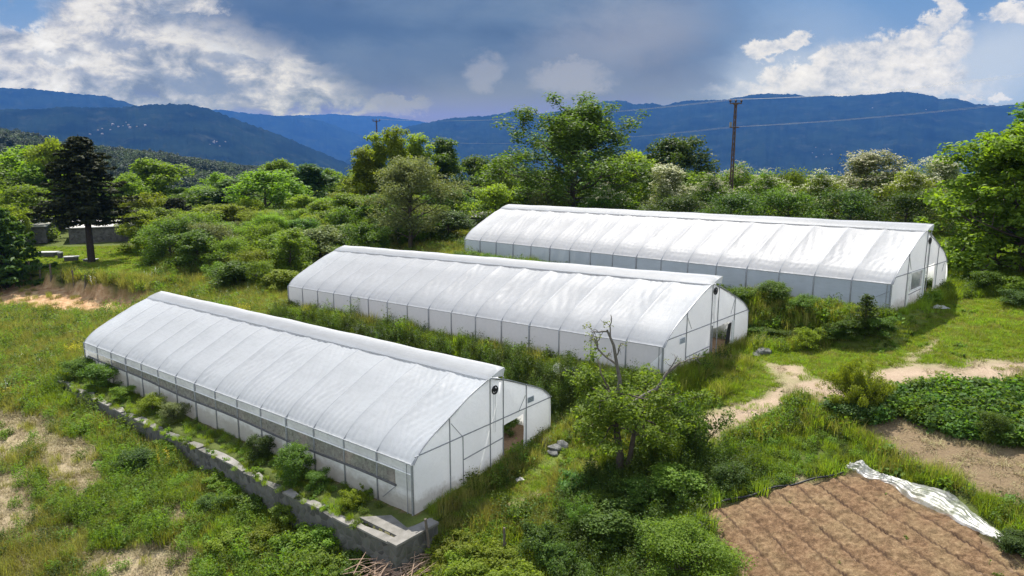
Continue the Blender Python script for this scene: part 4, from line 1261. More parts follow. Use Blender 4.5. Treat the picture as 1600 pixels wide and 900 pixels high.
# small fruit tree with a dead crooked top
rg = np.random.default_rng(301)
wood = MB()
wood.tube([(0, 0, -.2), (-.05, .02, .8), (-.18, 0, 1.6), (-.28, .1, 2.4), (-.2, .1, 3.1)], [.17, .14, .125, .10, .075], 8, False)
wood.tube([(.14, .05, -.15), (.32, .02, .8), (.42, -.05, 1.7), (.75, -.1, 2.6)], [.11, .10, .08, .05], 7, False)
cl = []
for i in range(24):
    b0 = np.array([-.2, .05, 1.95 + .05 * i]) if i % 3 else np.array([.5, -.05, 1.6 + .04 * i]); a = i * 2.4 + rg.normal(0, .3); Lb = rg.uniform(1.3, 2.9); el = rg.uniform(-.12, .55)
    d = np.array([math.cos(a) * math.cos(el), math.sin(a) * math.cos(el), math.sin(el)]); pts = [b0]
    for j in range(5):
        d = d + rg.normal(0, .2, 3); d /= np.linalg.norm(d); pts.append(pts[-1] + d * Lb / 5)
    pts = np.array(pts); wood.tube(pts, np.linspace(.045, .008, 6), 5, False)
    for j in range(5):
        p = pts[rg.integers(2, 6)] + rg.normal(0, .22, 3); cl.append((p, .5))
V, F = crown(rg, cl, .38, 66, .13, .7, aspect=.6, up=.8)
proto('fruit', wood, V, F, 'leaf_fresh', 'bark')
dead = MB(); sprig = []
def crook(p, d, L_, r, dep):
    pts = [np.array(p, float)]; d = np.array(d, float)
    for j in range(6):
        d = d + rg.normal(0, .26, 3) + np.array([0, 0, .04]); d /= np.linalg.norm(d); pts.append(pts[-1] + d * L_ / 6)
    dead.tube(pts, np.linspace(r, r * .4, 7), 5, False)
    if dep:
        for k in range(4 if dep > 1 else 3):
            crook(pts[2 + k if k < 5 else 6], d + rg.normal(0, .8, 3), L_ * rg.uniform(.3, .55), r * .45, dep - 1)
    elif rg.uniform() < .6: sprig.append((pts[-1], 1))
dead.tube([(-.2, .1, 2.9), (-.12, .05, 3.6), (-.25, 0, 4.2), (-.38, 0, 4.9), (-.62, 0, 5.45)], [.085, .075, .065, .055, .04], 6, False)
crook((-.62, 0, 5.4), (-.6, 0, .25), 1.0, .035, 1); crook((-.25, 0, 4.2), (-.75, .1, .25), 1.3, .045, 2); crook((-.5, 0, 5.2), (.25, 0, .9), .8, .03, 1); crook((-.3, 0, 4.5), (.7, .1, .45), .8, .03, 1)
dead.tube([(.1, 0, 2.6), (.7, -.1, 3.1), (1.15, -.1, 3.35), (1.45, -.1, 3.9), (1.9, -.1, 4.3)], [.08, .065, .055, .05, .035], 6, False)
crook((1.9, -.1, 4.3), (.7, 0, .35), .9, .03, 1); crook((1.5, -.1, 3.95), (-.1, 0, 1), .8, .028, 1)
Vs, Fs = crown(rg, sprig, .16, 14, .08, .8)
PROTO['fruit']['extra'] = ('bare_branch', mesh('bare_branch', dead.v, dead.f, M['bark_grey'], True)); FRUIT_SPRIG = mesh('leaves', Vs, Fs, M['leaf_yellow'])

# broom-like shrub with dark stems and feathery yellow-green tips
rg = np.random.default_rng(302); wood = MB(); cl = []; cd = []
for i in range(60):
    a = rg.uniform(0, 2 * PI); el = rg.uniform(.45, 1.4); L_ = rg.uniform(1.3, 2.5); d = np.array([math.cos(a) * math.cos(el), math.sin(a) * math.cos(el), math.sin(el)]); pts = [np.array([rg.normal(0, .12), rg.normal(0, .12), .0])]
    for j in range(6):
        d = d + rg.normal(0, .1, 3); d /= np.linalg.norm(d); pts.append(pts[-1] + d * L_ / 6)
    pts = np.array(pts); wood.tube(pts, np.linspace(.028, .006, 7), 4, False)
    cl += [(pts[5], 1), (pts[6], 1), (pts[6] + d * .2, 1)]; cd += [(pts[3], 0), (pts[4], 0)]
V, F = crown(rg, cl, .27, 85, .11, 1.0, aspect=.34, up=.2); V2, F2 = crown(rg, cd, .28, 45, .10, 1, aspect=.4)
proto('broom', wood, V, F, 'leaf_yellow', 'bark', ('inner_foliage', mesh('inner_foliage', V2, F2, M['leaf_dark'])))

# upright sapling clump
rg = np.random.default_rng(303); wood = MB(); cl = []
for i in range(14):
    a = rg.uniform(0, 2 * PI); pts = [np.array([math.cos(a) * .3 * rg.uniform(), math.sin(a) * .3 * rg.uniform(), -.1])]; d = np.array([math.cos(a) * .22, math.sin(a) * .22, 1])
    L_ = rg.uniform(2.0, 3.2)
    for j in range(6):
        d = d + rg.normal(0, .1, 3); d /= np.linalg.norm(d); pts.append(pts[-1] + d * L_ / 6)
    pts = np.array(pts); wood.tube(pts, np.linspace(.035, .008, 7), 5, False)
    for j in range(2, 7): cl.append((pts[j] + rg.normal(0, .15, 3), 1))
V, F = crown(rg, cl, .32, 60, .13, 1.0, aspect=.5)
proto('sapling', wood, V, F, 'leaf_mid', 'bark')

# narrow dark young conifer-like plant
rg = np.random.default_rng(304); wood = MB(); C = []
wood.tube([(0, 0, -.1), (0, .02, 1.2), (.03, 0, 2.6)], [.05, .035, .008], 6, False)
for i in range(46):
    h = .15 + 2.4 * i / 46; a = i * 2.4; L_ = .75 * (1 - h / 2.8) ** .9 + .1; e = np.array([math.cos(a) * L_, math.sin(a) * L_, h + .12 * L_])
    wood.tube([(0, 0, h), e], [.012, .004], 4, False)
    q = rg.uniform(.15, 1, 40); C.append(np.outer(q, e - np.array([0, 0, h])) + np.array([0, 0, h]) + rg.normal(0, .055, (40, 3)))
V, F = leaves(np.concatenate(C), .13, rg, aspect=.35)
proto('young_conifer', wood, V, F, 'leaf_dark', 'bark')


def plant(pname, name, label, cat, x, y, H=None, Rr=None, z=None, group=None, leaf=None, rz=None, sink=0.0):
    """set one plant of its own: an Empty with its stem and its crown"""
    p = PROTO[pname]
    if z is None: z = g1(x, y)
    root = obj(name, None, None, (x, y, z - sink), RNG.uniform(0, 2 * PI) if rz is None else rz)
    sz = (H / p['H']) if H else 1.0; sr = (Rr / p['R']) if Rr else sz
    root.scale = (sr, sr, sz)
    tag(root, label, cat, group)
    obj(p['tn'], p['trunk'], root)
    c = obj(p['cn'], p['crown'], root)
    if leaf:
        c.material_slots[0].link = 'OBJECT'; c.material_slots[0].material = M[leaf]
    if p['extra']: obj(p['extra'][0], p['extra'][1], root)
    return root
# ================================================================== trees and shrubs, each a plant of its own
USED = []


def tree(pname, name, px, top, Y, wpx, label, cat='tree', leaf=None, group=None):
    x = xat(px, top + 40, Y); z = g1(x, Y); H = zat(top, px, Y) - z
    return plant(pname, name, label, cat, x, Y, H, wpx * 1.18 * Y / FPX / 2, z, group, leaf)


TREES = [
    # far left
    ('round1', 'broadleaf_tree', 25, 226, 128, 110, 'broad light green tree at the far left below the wooded hill', 'leaf_fresh'),
    ('round2', 'broadleaf_tree', -40, 250, 112, 110, 'mid green tree cut by the left edge of the view', None),
    ('round3', 'broadleaf_tree', 82, 211, 122, 60, 'bright yellow green tree rising just left of the tall conifer', 'leaf_yellow'),
    ('round2', 'broadleaf_tree', 42, 285, 104, 80, 'mid green tree in front of the broad light tree, left of the tall conifer', 'leaf_fresh'),
    ('spread', 'broadleaf_tree', 20, 318, 98, 60, 'low yellow green tree beside the left edge shrub', 'leaf_yellow'),
    ('conifer2', 'conifer', 126, 212, 83, 108, 'tall dark conifer with a bare lower trunk standing on the lawn', None),
    ('conifer_low', 'conifer', -2, 322, 76, 100, 'low dark blue green conifer spreading over the lawn at the left edge', 'leaf_dark'),
    ('round1', 'broadleaf_tree', 196, 268, 118, 60, 'light green tree just right of the tall conifer', None),
    ('round3', 'broadleaf_tree', 240, 245, 128, 92, 'tall rounded tree with sunlit yellow top right of the tall conifer', 'leaf_fresh'),
    ('spread', 'broadleaf_tree', 222, 300, 108, 70, 'yellow green spreading tree behind the pale roofed stone shed', 'leaf_yellow'),
    ('conifer_low', 'conifer', 276, 308, 100, 70, 'small dark conifer rising from the scrub right of the stone shed', None),
    ('round2', 'broadleaf_tree', 318, 288, 122, 66, 'mid green tree between the small dark conifer and the round tree', 'leaf_fresh'),
    ('round1', 'broadleaf_tree', 350, 268, 140, 60, 'light green tree standing behind the round dense tree, left of it', None),
    ('round2', 'broadleaf_tree', 412, 262, 112, 100, 'round dense green tree with a short bare trunk and dark underside', 'leaf_fresh'),
    ('round3', 'broadleaf_tree', 440, 246, 132, 60, 'light tree with its top showing over the round dense tree', None),
    ('tall2', 'broadleaf_tree', 492, 254, 125, 66, 'dark tree with ragged flat top left of the yellow green poplars', 'leaf_dark'),
    ('round1', 'broadleaf_tree', 522, 262, 138, 50, 'small bright tree at the gap where the blue valley shows', 'leaf_fresh'),
    ('spread', 'broadleaf_tree', 480, 330, 104, 90, 'yellow green low tree between the round dense tree and the poplars', 'leaf_yellow'),
    # middle
    ('tall1', 'poplar', 566, 228, 100, 48, 'leftmost of the yellow green poplars', None),
    ('tall1', 'poplar', 592, 205, 103, 46, 'yellow green poplar in front of the far utility pole', None),
    ('tall1', 'poplar', 617, 194, 101, 44, 'tallest yellow green poplar with a forked top', None),
    ('tall1', 'poplar', 652, 206, 108, 50, 'yellow green poplar right of the forked one, behind the willow', None),
    ('willow', 'willow', 640, 242, 80, 128, 'grey green willow behind the far end of the middle greenhouse', None),
    ('tall2', 'broadleaf_tree', 700, 212, 112, 58, 'dark tree with tufted top just right of the willow', 'leaf_mid'),
    ('round2', 'broadleaf_tree', 740, 240, 124, 62, 'rounded darker tree between the tufted tree and the great tree', 'leaf_mid'),
    ('round1', 'broadleaf_tree', 786, 244, 118, 58, 'bright green tree touching the left side of the great tree', 'leaf_fresh'),
    ('spread', 'broadleaf_tree', 775, 284, 94, 84, 'yellow green low tree above the far corner of the rear greenhouse', 'leaf_yellow'),
    ('round2', 'broadleaf_tree', 700, 290, 96, 84, 'mid green tree between the willow and the rear greenhouse', None),
    ('big', 'great_tree', 898, 138, 84, 218, 'great airy tree with sprigs above its crown, highest against the sky', 'leaf_mid'),
    ('round2', 'broadleaf_tree', 1052, 208, 106, 98, 'dark dense round tree between the great tree and the utility pole', 'leaf_dark'),
    ('round3', 'broadleaf_tree', 985, 232, 92, 84, 'bright yellow green tree under the right side of the great tree', 'leaf_yellow'),
    ('hedge2', 'broadleaf_tree', 945, 284, 76, 70, 'dark low tree right of the trunk of the great tree', 'leaf_mid'),
    ('spread', 'broadleaf_tree', 860, 296, 78, 66, 'pale low tree left of the trunk of the great tree', 'leaf_grey'),
    ('round1', 'broadleaf_tree', 820, 290, 96, 66, 'mid green tree behind the left low branches of the great tree', 'leaf_mid'),
    # flowering hedge behind the rear greenhouse
    ('hedge1', 'flowering_tree', 1048, 256, 76, 82, 'cream flowered tree below the dark dense round tree', None),
    ('hedge2', 'flowering_tree', 1112, 268, 74, 70, 'hedge tree with few flowers just left of the utility pole', None),
    ('hedge2', 'flowering_tree', 1152, 250, 82, 80, 'flower flecked hedge tree behind the near utility pole', 'leaf_fresh'),
    ('hedge2', 'flowering_tree', 1196, 262, 72, 84, 'hedge tree with few flowers right of the utility pole', 'leaf_fresh'),
    ('hedge3', 'hedge_tree', 1240, 258, 76, 70, 'plain green flowerless hedge tree in the middle of the hedge', 'leaf_fresh'),
    ('hedge2', 'flowering_tree', 1282, 262, 70, 84, 'hedge tree sprinkled with cream flowers left of the tallest flowered one', 'leaf_fresh'),
    ('hedge1', 'flowering_tree', 1352, 234, 73, 116, 'tallest cream flowered hedge tree, pale top against the blue mountain', None),
    ('hedge2', 'flowering_tree', 1424, 256, 68, 90, 'cream flecked hedge tree just right of the tallest flowered one', 'leaf_yellow'),
    ('hedge1', 'flowering_tree', 1476, 244, 70, 84, 'cream flowered hedge tree nearest the big yellow green tree', None),
    ('hedge3', 'hedge_tree', 1525, 268, 66, 70, 'mid green hedge tree half hidden by the big yellow green tree', 'leaf_mid'),
    ('hedge3', 'hedge_tree', 1330, 290, 66, 100, 'dark lower hedge tree in front of the tallest flowered one', 'leaf_dark'),
    ('hedge3', 'hedge_tree', 1235, 292, 67, 100, 'dark lower hedge tree above the middle of the rear greenhouse', 'leaf_mid'),
    ('hedge3', 'hedge_tree', 1140, 296, 68, 90, 'dark lower hedge tree at the foot of the near utility pole', 'leaf_dark'),
    ('hedge3', 'hedge_tree', 1415, 292, 62, 96, 'dark lower hedge tree above the near end of the rear greenhouse', 'leaf_dark'),
    ('hedge3', 'hedge_tree', 1045, 300, 72, 96, 'dark lower hedge tree under the cream flowered tree', 'leaf_dark'),
    # right edge
    ('walnut', 'broadleaf_tree', 1622, 172, 46, 222, 'big yellow green tree filling the right edge of the view', 'leaf_fresh'),
    ('tall2', 'broadleaf_tree', 1668, 150, 50, 150, 'tall tree behind the big yellow green one, cut by the right edge', 'leaf_mid'),
]
for t in TREES:
    tree(*t[:7], leaf=t[7])

for t in (('round2', 'broadleaf_tree', 205, 318, 114, 60, 'low bushy tree behind the right end of the long stone shed', 'leaf_mid'), ('spread', 'broadleaf_tree', 262, 322, 96, 90, 'low yellow green bushy tree in front of the small dark conifer', 'leaf_fresh'),
          ('round1', 'broadleaf_tree', 330, 318, 104, 90, 'light bushy tree left of the trunk of the round dense tree', 'leaf_yellow'), ('round3', 'broadleaf_tree', 545, 300, 92, 80, 'bushy light green tree below the leftmost poplar', 'leaf_fresh'),
          ('spread', 'broadleaf_tree', 500, 352, 78, 110, 'grey green spreading tree above the far roof end of the middle greenhouse', 'leaf_grey'), ('round2', 'broadleaf_tree', 590, 300, 88, 70, 'mid green bushy tree under the poplars, left of the willow', 'leaf_mid'),
          ('round2', 'broadleaf_tree', 700, 330, 84, 70, 'dark low tree beside the shed at the corner of the rear greenhouse', 'leaf_dark'), ('spread', 'broadleaf_tree', 575, 345, 74, 80, 'mid green low tree touching the left side of the willow', 'leaf_mid'),
          ('round1', 'broadleaf_tree', 160, 288, 116, 70, 'green tree whose crown shows behind the tall conifer', 'leaf_mid'), ('round2', 'broadleaf_tree', 850, 262, 100, 70, 'dark green tree behind the left half of the great tree', 'leaf_mid')):
    tree(*t[:7], leaf=t[7])

# the rest of the wood that closes the view, one tree after another
rr = random.Random(21)
lx = [-200, 0, 60, 180, 300, 350, 470, 540, 560, 700, 800, 1000, 1100, 1300, 1450, 1600, 1800]
ly = [245, 240, 236, 268, 292, 276, 270, 284, 250, 252, 256, 252, 262, 266, 262, 250, 250]
kinds = ['round1', 'round2', 'round3', 'tall2', 'spread']
for i in range(150):
    px = -120 + 1840 * ((i * .618034) % 1); Y = rr.uniform(112, 205)
    if px > 1000: Y = rr.uniform(88, 150)
    if 500 < px < 560: continue
    top = np.interp(px, lx, ly) + rr.uniform(2, 46)
    tree(rr.choice(kinds), 'woodland_tree', px, top, Y, rr.uniform(70, 110) * (120 / Y) ** .5, 'crowded leafy tree of the wood that closes the view behind', leaf=rr.choice(['leaf_fresh', 'leaf_mid', 'leaf_fresh', 'leaf_yellow', 'leaf_mid', 'leaf_dark']), group='crowded trees of the wood')

# scrub thicket between the lawn and the middle greenhouse
tp = gpoly([(215, 395), (290, 432), (330, 440), (415, 470), (448, 462), (470, 425), (540, 392), (640, 392), (716, 372), (690, 352), (560, 350), (300, 362), (240, 372)])
pts = []; rr = random.Random(22)
for _ in range(4000):
    x = rr.uniform(tp[:, 0].min(), tp[:, 0].max()); y = rr.uniform(tp[:, 1].min(), tp[:, 1].max())
    if sdist(tp, np.array([x]), np.array([y]))[0] < .3 or in_gh(np.array([x]), np.array([y]), 1.5)[0]: continue
    if all((x - a) ** 2 + (y - b) ** 2 > 2.5 ** 2 for a, b in pts): pts.append((x, y))
    if len(pts) > 120: break
for i, (x, y) in enumerate(pts):
    lf = rr.choice(['leaf_fresh', 'leaf_yellow', 'leaf_fresh', 'leaf_fresh', 'leaf_mid', 'leaf_yellow', 'leaf_grey'])
    if i % 5 < 3:       # small bushy trees
        h = rr.uniform(3.0, 5.0) * (1 if y < 72 else 1.2)
        plant(rr.choice(['round1', 'round2', 'round3', 'spread', 'hedge3', 'hedge3', 'willow']), 'thicket_tree', 'small leafy tree of the thicket between the lawn and the middle greenhouse', 'small tree', x, y, h, h * rr.uniform(.42, .62), sink=.5, group='small trees of the thicket', leaf=lf)
    else:
        plant(rr.choice(['scrub1', 'scrub2', 'scrub3', 'scrub2']), 'thicket_shrub', 'leafy shrub of the thicket between the lawn and the middle greenhouse', 'shrub', x, y, rr.uniform(2.2, 3.6), rr.uniform(1.5, 2.4), group='shrubs of the thicket', leaf=lf)


def shrub(k, px, py, H, Rr, label, name='shrub', leaf=None, cat='shrub', group=None, rz=None):
    p = gp(px, py)
    return plant(k, name, label, cat, p[0], p[1], H, Rr, None, group, leaf, rz)


def shrub_at(k, g, s, T, H, Rr, label, name='shrub', leaf=None, cat='shrub', group=None):
    x, y = g.xy(s, T)
    return plant(k, name, label, cat, x, y, H, Rr, None, group, leaf)


# by the front greenhouse wall
shrub_at('bush1', G1, 30.4, -.75, 1.35, 1.1, 'dark green bush at the far end of the stone wall', leaf='leaf_mid')
shrub_at('bush1', G1, 27.0, -.75, 1.6, 1.25, 'round dark green bush filling the gap between wall and front greenhouse', leaf='leaf_mid')
shrub_at('bush4', G1, 23.8, -.8, .8, .7, 'small light green bush beside the round dark one on the wall', leaf='leaf_fresh')
shrub_at('bush2', G1, 20.2, -.9, 1.1, .9, 'yellow green weedy bush on the wall top by the netted windows', leaf='leaf_yellow')
shrub_at('bush3', G1, 17.8, -.8, 1.1, .8, 'grey green weedy bush on the wall next to the yellow green one', leaf='leaf_grey')
shrub_at('bush4', G1, 9.6, -.65, 1.2, .65, 'small dark bush against the middle of the netted windows', leaf='leaf_dark')
shrub_at('bush3', G1, 6.3, -.95, 1.7, .95, 'tall dark weedy bush against the netted windows near the wall corner', leaf='leaf_mid')
shrub_at('bush4', G1, 5.0, -.8, .8, .55, 'leafy bush just right of the tall weedy bush on the wall', leaf='leaf_mid')
shrub_at('bramble', G1, 2.6, -.9, .7, .6, 'low yellow green plant on the wall beside the near corner', leaf='leaf_yellow')
# between the middle and rear greenhouses
for s, H in ((33.4, 1.15), (31.8, 1.3), (30.2, 1.2), (28.7, 1.1)):
    shrub_at('bush2', G3, s, -1.9, H, 1.15, 'low leafy bush of the far clump against the grey side of the rear greenhouse', leaf='leaf_mid', group='far clump of bushes by the rear greenhouse')
for s, H in ((26.0, 1.05), (24.3, 1.2), (22.6, 1.1), (20.9, 1.15), (19.2, 1.0), (17.6, .9)):
    shrub_at('bush2', G3, s, -1.9, H, 1.15, 'low leafy bush of the long clump midway along the rear greenhouse side', leaf='leaf_mid', group='long clump of bushes by the rear greenhouse')
shrub_at('bush1', G2, 3.6, 10.6, 2.0, 1.3, 'bushy shrub rising behind the ridge of the middle greenhouse', leaf='leaf_mid')
shrub_at('bush1', G2, 1.4, 10.4, 1.7, 1.1, 'bushy shrub at the rear corner of the middle greenhouse', leaf='leaf_mid')
shrub_at('bush3', G2, -.4, 11.6, 1.4, 1.2, 'spreading shrub on the bank just right of the middle greenhouse', leaf='leaf_mid')
shrub('bush2', 1252, 492, 1.2, 1.0, 'small rounded bush in the grass before the rear greenhouse', leaf='leaf_mid')
shrub('young_conifer', 1350, 528, 2.3, .85, 'narrow dark spiky young tree before the near corner of the rear greenhouse', 'young_tree', cat='young tree')
shrub('bush4', 1335, 525, 1.0, 1.0, 'dark low bush at the foot of the spiky young tree', leaf='leaf_mid')
shrub('bush4', 1375, 522, .9, .9, 'dark low bush right of the spiky young tree', leaf='leaf_mid')
shrub('bush2', 1262, 548, 1.25, .85, 'yellowish bush on the dark bank between the greenhouses', leaf='leaf_yellow')
for px, py in ((1185, 524), (1208, 527), (1232, 530), (1285, 528), (1306, 527), (1325, 527)):
    shrub('bush4', px, py, .6, .8, 'low dark bush growing on the earth bank below the rear greenhouse', leaf='leaf_mid', group='dark bushes on the bank')
# right side
shrub('bush1', 1538, 462, 1.6, 1.0, 'upright bush on the grass under the big yellow green tree', leaf='leaf_mid')
shrub('bush3', 1500, 425, 2.2, 1.4, 'grey green shrub beside the near end of the rear greenhouse', leaf='leaf_mid')
shrub('bramble', 1585, 462, 1.2, 1.5, 'light green bramble heap at the right edge below the big tree', leaf='leaf_fresh')
shrub('bush4', 1596, 478, .9, 1.1, 'dark bush under the bramble heap at the right edge', leaf='leaf_dark')
shrub('broom', 1338, 640, 2.35, 1.35, 'feathery yellow green shrub with dark stems beside the dirt path', rz=.4)
shrub('bush4', 1325, 655, .8, 1.0, 'dark leafy clump at the foot of the feathery shrub', leaf='leaf_dark')
# fruit tree and what grows round it
p = gp(970, 744)
ft_ = plant('fruit', 'fruit_tree', 'small fruit tree with dead crooked branches above its leaves', 'fruit tree', p[0], p[1], rz=0.0); ft_.scale = (1.14, 1.14, 1.12)
obj('leaves', FRUIT_SPRIG, ft_)
shrub('sapling', 1086, 716, 2.75, 1.15, 'upright clump of saplings between the fruit tree and the dirt path', 'sapling_clump', cat='saplings')
for px, py, k, H, Rr, lf, lb in (
        (1010, 785, 'bush3', 1.0, 1.1, 'leaf_mid', 'dark bush in the shade right below the fruit tree'),
        (940, 805, 'bush3', .8, 1.0, 'leaf_fresh', 'dark bush in the shade left below the fruit tree'),
        (1050, 775, 'scrub2', 1.2, 1.0, 'leaf_fresh', 'dark leafy bush between the fruit tree and the tilled bed'),
        (960, 850, 'scrub2', 1.4, 1.0, 'leaf_mid', 'tall weedy bush between the broad leaved plants and the rounded bush'),
        (1140, 760, 'bush4', .9, .7, 'leaf_dark', 'small dark bush at the upper edge of the tilled bed'),
        (900, 770, 'bramble', .8, .9, 'leaf_bluish', 'blue green broad leaved clump left of the fruit tree'),
        (1085, 920, 'fine', 2.1, 1.75, 'leaf_fresh', 'light green rounded bush at the bottom edge beside the tilled bed'),
        (850, 862, 'bramble', 1.2, .95, 'leaf_bluish', 'broad leaved blue green plant below the footpath'),
        (880, 895, 'bramble', 1.1, .9, 'leaf_bluish', 'broad leaved plant at the bottom edge, lowest of its kind'),
        (905, 835, 'sapling', 1.5, .7, 'leaf_mid', 'upright weedy plant behind the broad leaved plants'),
        (215, 735, 'bush1', 1.1, .95, 'leaf_dark', 'dark bush alone in the left meadow'),
        (335, 800, 'bush4', .8, .7, 'leaf_bluish', 'blue green thistle clump in the left meadow'),
        (1582, 862, 'bush4', .6, .55, 'leaf_dark', 'dark bush at the lower end of the plastic sheet'),
        (1545, 690, 'bush3', 1.2, .6, 'leaf_mid', 'upright bush at the edge of the potato patch'),
        (585, 770, 'bramble', .5, .5, 'leaf_fresh', 'small plant by the foot of the near wall corner')):
    shrub(k, px, py, H, Rr, lb, leaf=lf)
for px, py, H, Rr in ((700, 868, .8, 1.0), (735, 862, .8, 1.0), (770, 880, .9, 1.0), (720, 895, .9, 1.1), (800, 890, .8, 1.0), (755, 915, .9, 1.1), (820, 918, .9, 1.1), (690, 918, .8, 1.0), (655, 915, .6, .8)):
    shrub('bramble', px, py, H, Rr, 'yellow green climbing bean plant in the tangle at the bottom of the view', 'bean_plant', 'leaf_yellow', 'plant', 'tangle of bean plants')
for px, py, H, Rr, lf in ((460, 805, .8, 1.1, 'leaf_fresh'), (525, 840, .8, 1.1, 'leaf_fresh'), (480, 860, 1.1, 1.3, 'leaf_fresh'), (400, 790, .7, 1.0, 'leaf_mid'), (560, 890, .8, 1.1, 'leaf_mid'), (360, 765, .6, .9, 'leaf_fresh'),
                          (510, 905, 1.1, 1.3, 'leaf_fresh'), (430, 850, .9, 1.2, 'leaf_yellow'), (350, 745, .7, 1.0, 'leaf_fresh'), (270, 700, .7, .9, 'leaf_fresh'), (370, 850, .7, 1.0, 'leaf_yellow')):
    shrub('bramble', px, py, H, Rr, 'rank green bramble on the slope below the stone wall', 'bramble', lf, 'bramble', 'brambles below the stone wall')
# crop inside the front greenhouse, seen through net and doorway
rr = random.Random(9)
for s in np.arange(1.6, 30, 1.7):
    for T in (1.4, 3.4, 5.9, 7.6):
        if T > 4 and s > 12: continue
        shrub_at('bush2', G1, s + rr.uniform(-.3, .3), T, rr.uniform(.8, 1.2), rr.uniform(.5, .75), 'young crop plant growing in rows inside the front greenhouse', 'crop_plant', 'leaf_mid', 'crop plant', 'crop in the front greenhouse')
# ================================================================== poles and wires
M['rust'] = simple('brown_steel', (.10, .065, .045), (.055, .038, .030), 9, .8)
M['ceramic'] = simple('dark_insulator', (.05, .03, .025), (.03, .02, .018), 9, .4)


def pole(px, top, Y, arm, label):
    x = xat(px, top, Y); zg = g1(x, Y); H = zat(top, px, Y) - zg
    root = tag(obj('utility_pole', None, None, (x, Y, zg)), label, 'utility pole')
    m_ = MB(); a0, a1 = .17, .085
    for sx in (-1, 1):
        for sy in (-1, 1): m_.tube([(sx * a0, sy * a0, -.5), (sx * a1, sy * a1, H - .5)], .045, 4)
    k = 0; z = .2
    while z < H - .9:
        a = a0 + (a1 - a0) * z / H; b = a0 + (a1 - a0) * (z + .55) / H; s_ = 1 if k % 2 else -1
        for sy in (-1, 1):
            m_.tube([(-a * s_, sy * a, z), (b * s_, sy * b, z + .55)], .025, 4); m_.tube([(sy * a, -a * s_, z), (sy * b, b * s_, z + .55)], .025, 4)
        z += .55; k += 1
    m_.build('lattice_mast', M['rust'], root)
    c_ = MB(); c_.box((0, 0, H - .42), (arm * 2, .14, .12)); c_.box((0, 0, H - .52), (.4, .34, .1))
    cb = c_.build('cross_arm', M['rust'], root)
    for dx in (-arm * .92, 0, arm * .92):
        i_ = MB(); i_.tube([(dx, 0, H - .36), (dx, 0, H - .26), (dx, 0, H - .25), (dx, 0, H - .12), (dx, 0, H - .11), (dx, 0, H)], [.05, .05, .12, .13, .08, .07], 8); i_.build('insulator', M['ceramic'], root, True)
    c2 = MB(); c2.box((0, 0, H - 2.85), (1.0, .1, .1)); c2.build('lower_bracket', M['rust'], root)
    tf = MB(); tf.box((-.42, 0, H - 2.55), (.2, .2, .45)); tf.build('junction_box', M['concrete'], root)
    return np.array([x, Y, zg + H]), arm


P1, A1 = pole(1150, 155, 76, .62, 'near brown lattice utility pole standing in the flowering hedge')
P0, A0 = pole(588, 186, 150, .75, 'far dark utility pole rising behind the yellow green poplars')
M['wire'] = simple('power_wire', (.24, .24, .24), (.2, .2, .2), 3, .5)


def wire(a, b, sag, label, n=40, r=.006):
    a = np.array(a); b = np.array(b); q = np.linspace(0, 1, n)[:, None]; p = a + (b - a) * q; p[:, 2] -= 4 * sag * (q * (1 - q))[:, 0]
    w_ = MB(); w_.tube(p, r, 4); tag(w_.build('power_wire', M['wire']), label, 'wire', 'power wires')


nxt = np.array([xat(1720, 100, 52), 52.0, zat(100, 1720, 52)])
for k, dx in enumerate((-.92, 0, .92)):
    wire(P0 + [dx * A0, 0, 0], P1 + [dx * A1, 0, 0], 1.1, 'pale power wire of the three strung between the tops of both poles')
    wire(P1 + [dx * A1, 0, 0], nxt + [dx * .8, 0, 0], .5, 'pale power wire of the three running from the near pole top to the right')
nx2 = np.array([xat(1700, 148, 60), 60.0, zat(148, 1700, 60)])
for dx in (-.45, .45):
    wire(P0 + [dx, 0, -3.6], P1 + [dx, 0, -2.8], 1.5, 'pale power wire of the lower pair between both poles')
    wire(P1 + [dx, 0, -2.8], nx2 + [dx, 0, 0], .3, 'pale power wire of the lower pair running from the near pole to the right')

# ================================================================== stone sheds behind the conifers
M['roof_pale'] = simple('pale_shed_roof', (.52, .50, .465), (.36, .34, .31), 1.0, .85, .01)


def shed(pl, pr, Yl, Yr, depth, h, label):
    """pl, pr: pixels of the lower front corners"""
    xl, xr = xat(*pl, Yl), xat(*pr, Yr); zl, zr = zat(pl[1], pl[0], Yl), zat(pr[1], pr[0], Yr)
    d = np.array([xr - xl, Yr - Yl]); L_ = np.linalg.norm(d); d /= L_; n_ = np.array([-d[1], d[0]]); zb = min(zl, zr)
    root = tag(obj('stone_shed', None, None, (xl, Yl, zb), math.atan2(d[1], d[0])), label, 'shed')
    w_ = MB(); w_.box((L_ / 2, depth / 2, h / 2 - .5), (L_, depth, h + 1)); w_.build('wall', M['stone'], root)
    r_ = MB(); r_.add([(-.25, -.35, h), (L_ + .25, -.35, h), (L_ + .25, depth + .2, h + depth * .07), (-.25, depth + .2, h + depth * .07), (-.25, -.35, h + .12), (L_ + .25, -.35, h + .12), (L_ + .25, depth + .2, h + depth * .07 + .12), (-.25, depth + .2, h + depth * .07 + .12)],
                      [(0, 3, 2, 1), (4, 5, 6, 7), (0, 1, 5, 4), (1, 2, 6, 5), (2, 3, 7, 6), (3, 0, 4, 7)])
    r_.build('roof', M['roof_pale'], root)
    return root


shed((108, 374), (214, 371), 103, 107, 8.0, 1.75, 'long low stone shed with pale roof behind the tall conifer')
shed((-30, 372), (72, 369), 100, 103, 7.5, 1.4, 'low pale roofed stone shed left of the tall conifer')
shed((380, 352), (465, 350), 116, 117, 6.5, 1.5, 'small pale roofed shed under the round dense tree')
shed((640, 350), (762, 350), 96, 92, 5.0, 1.2, 'pale roofed shed at the far corner of the rear greenhouse')

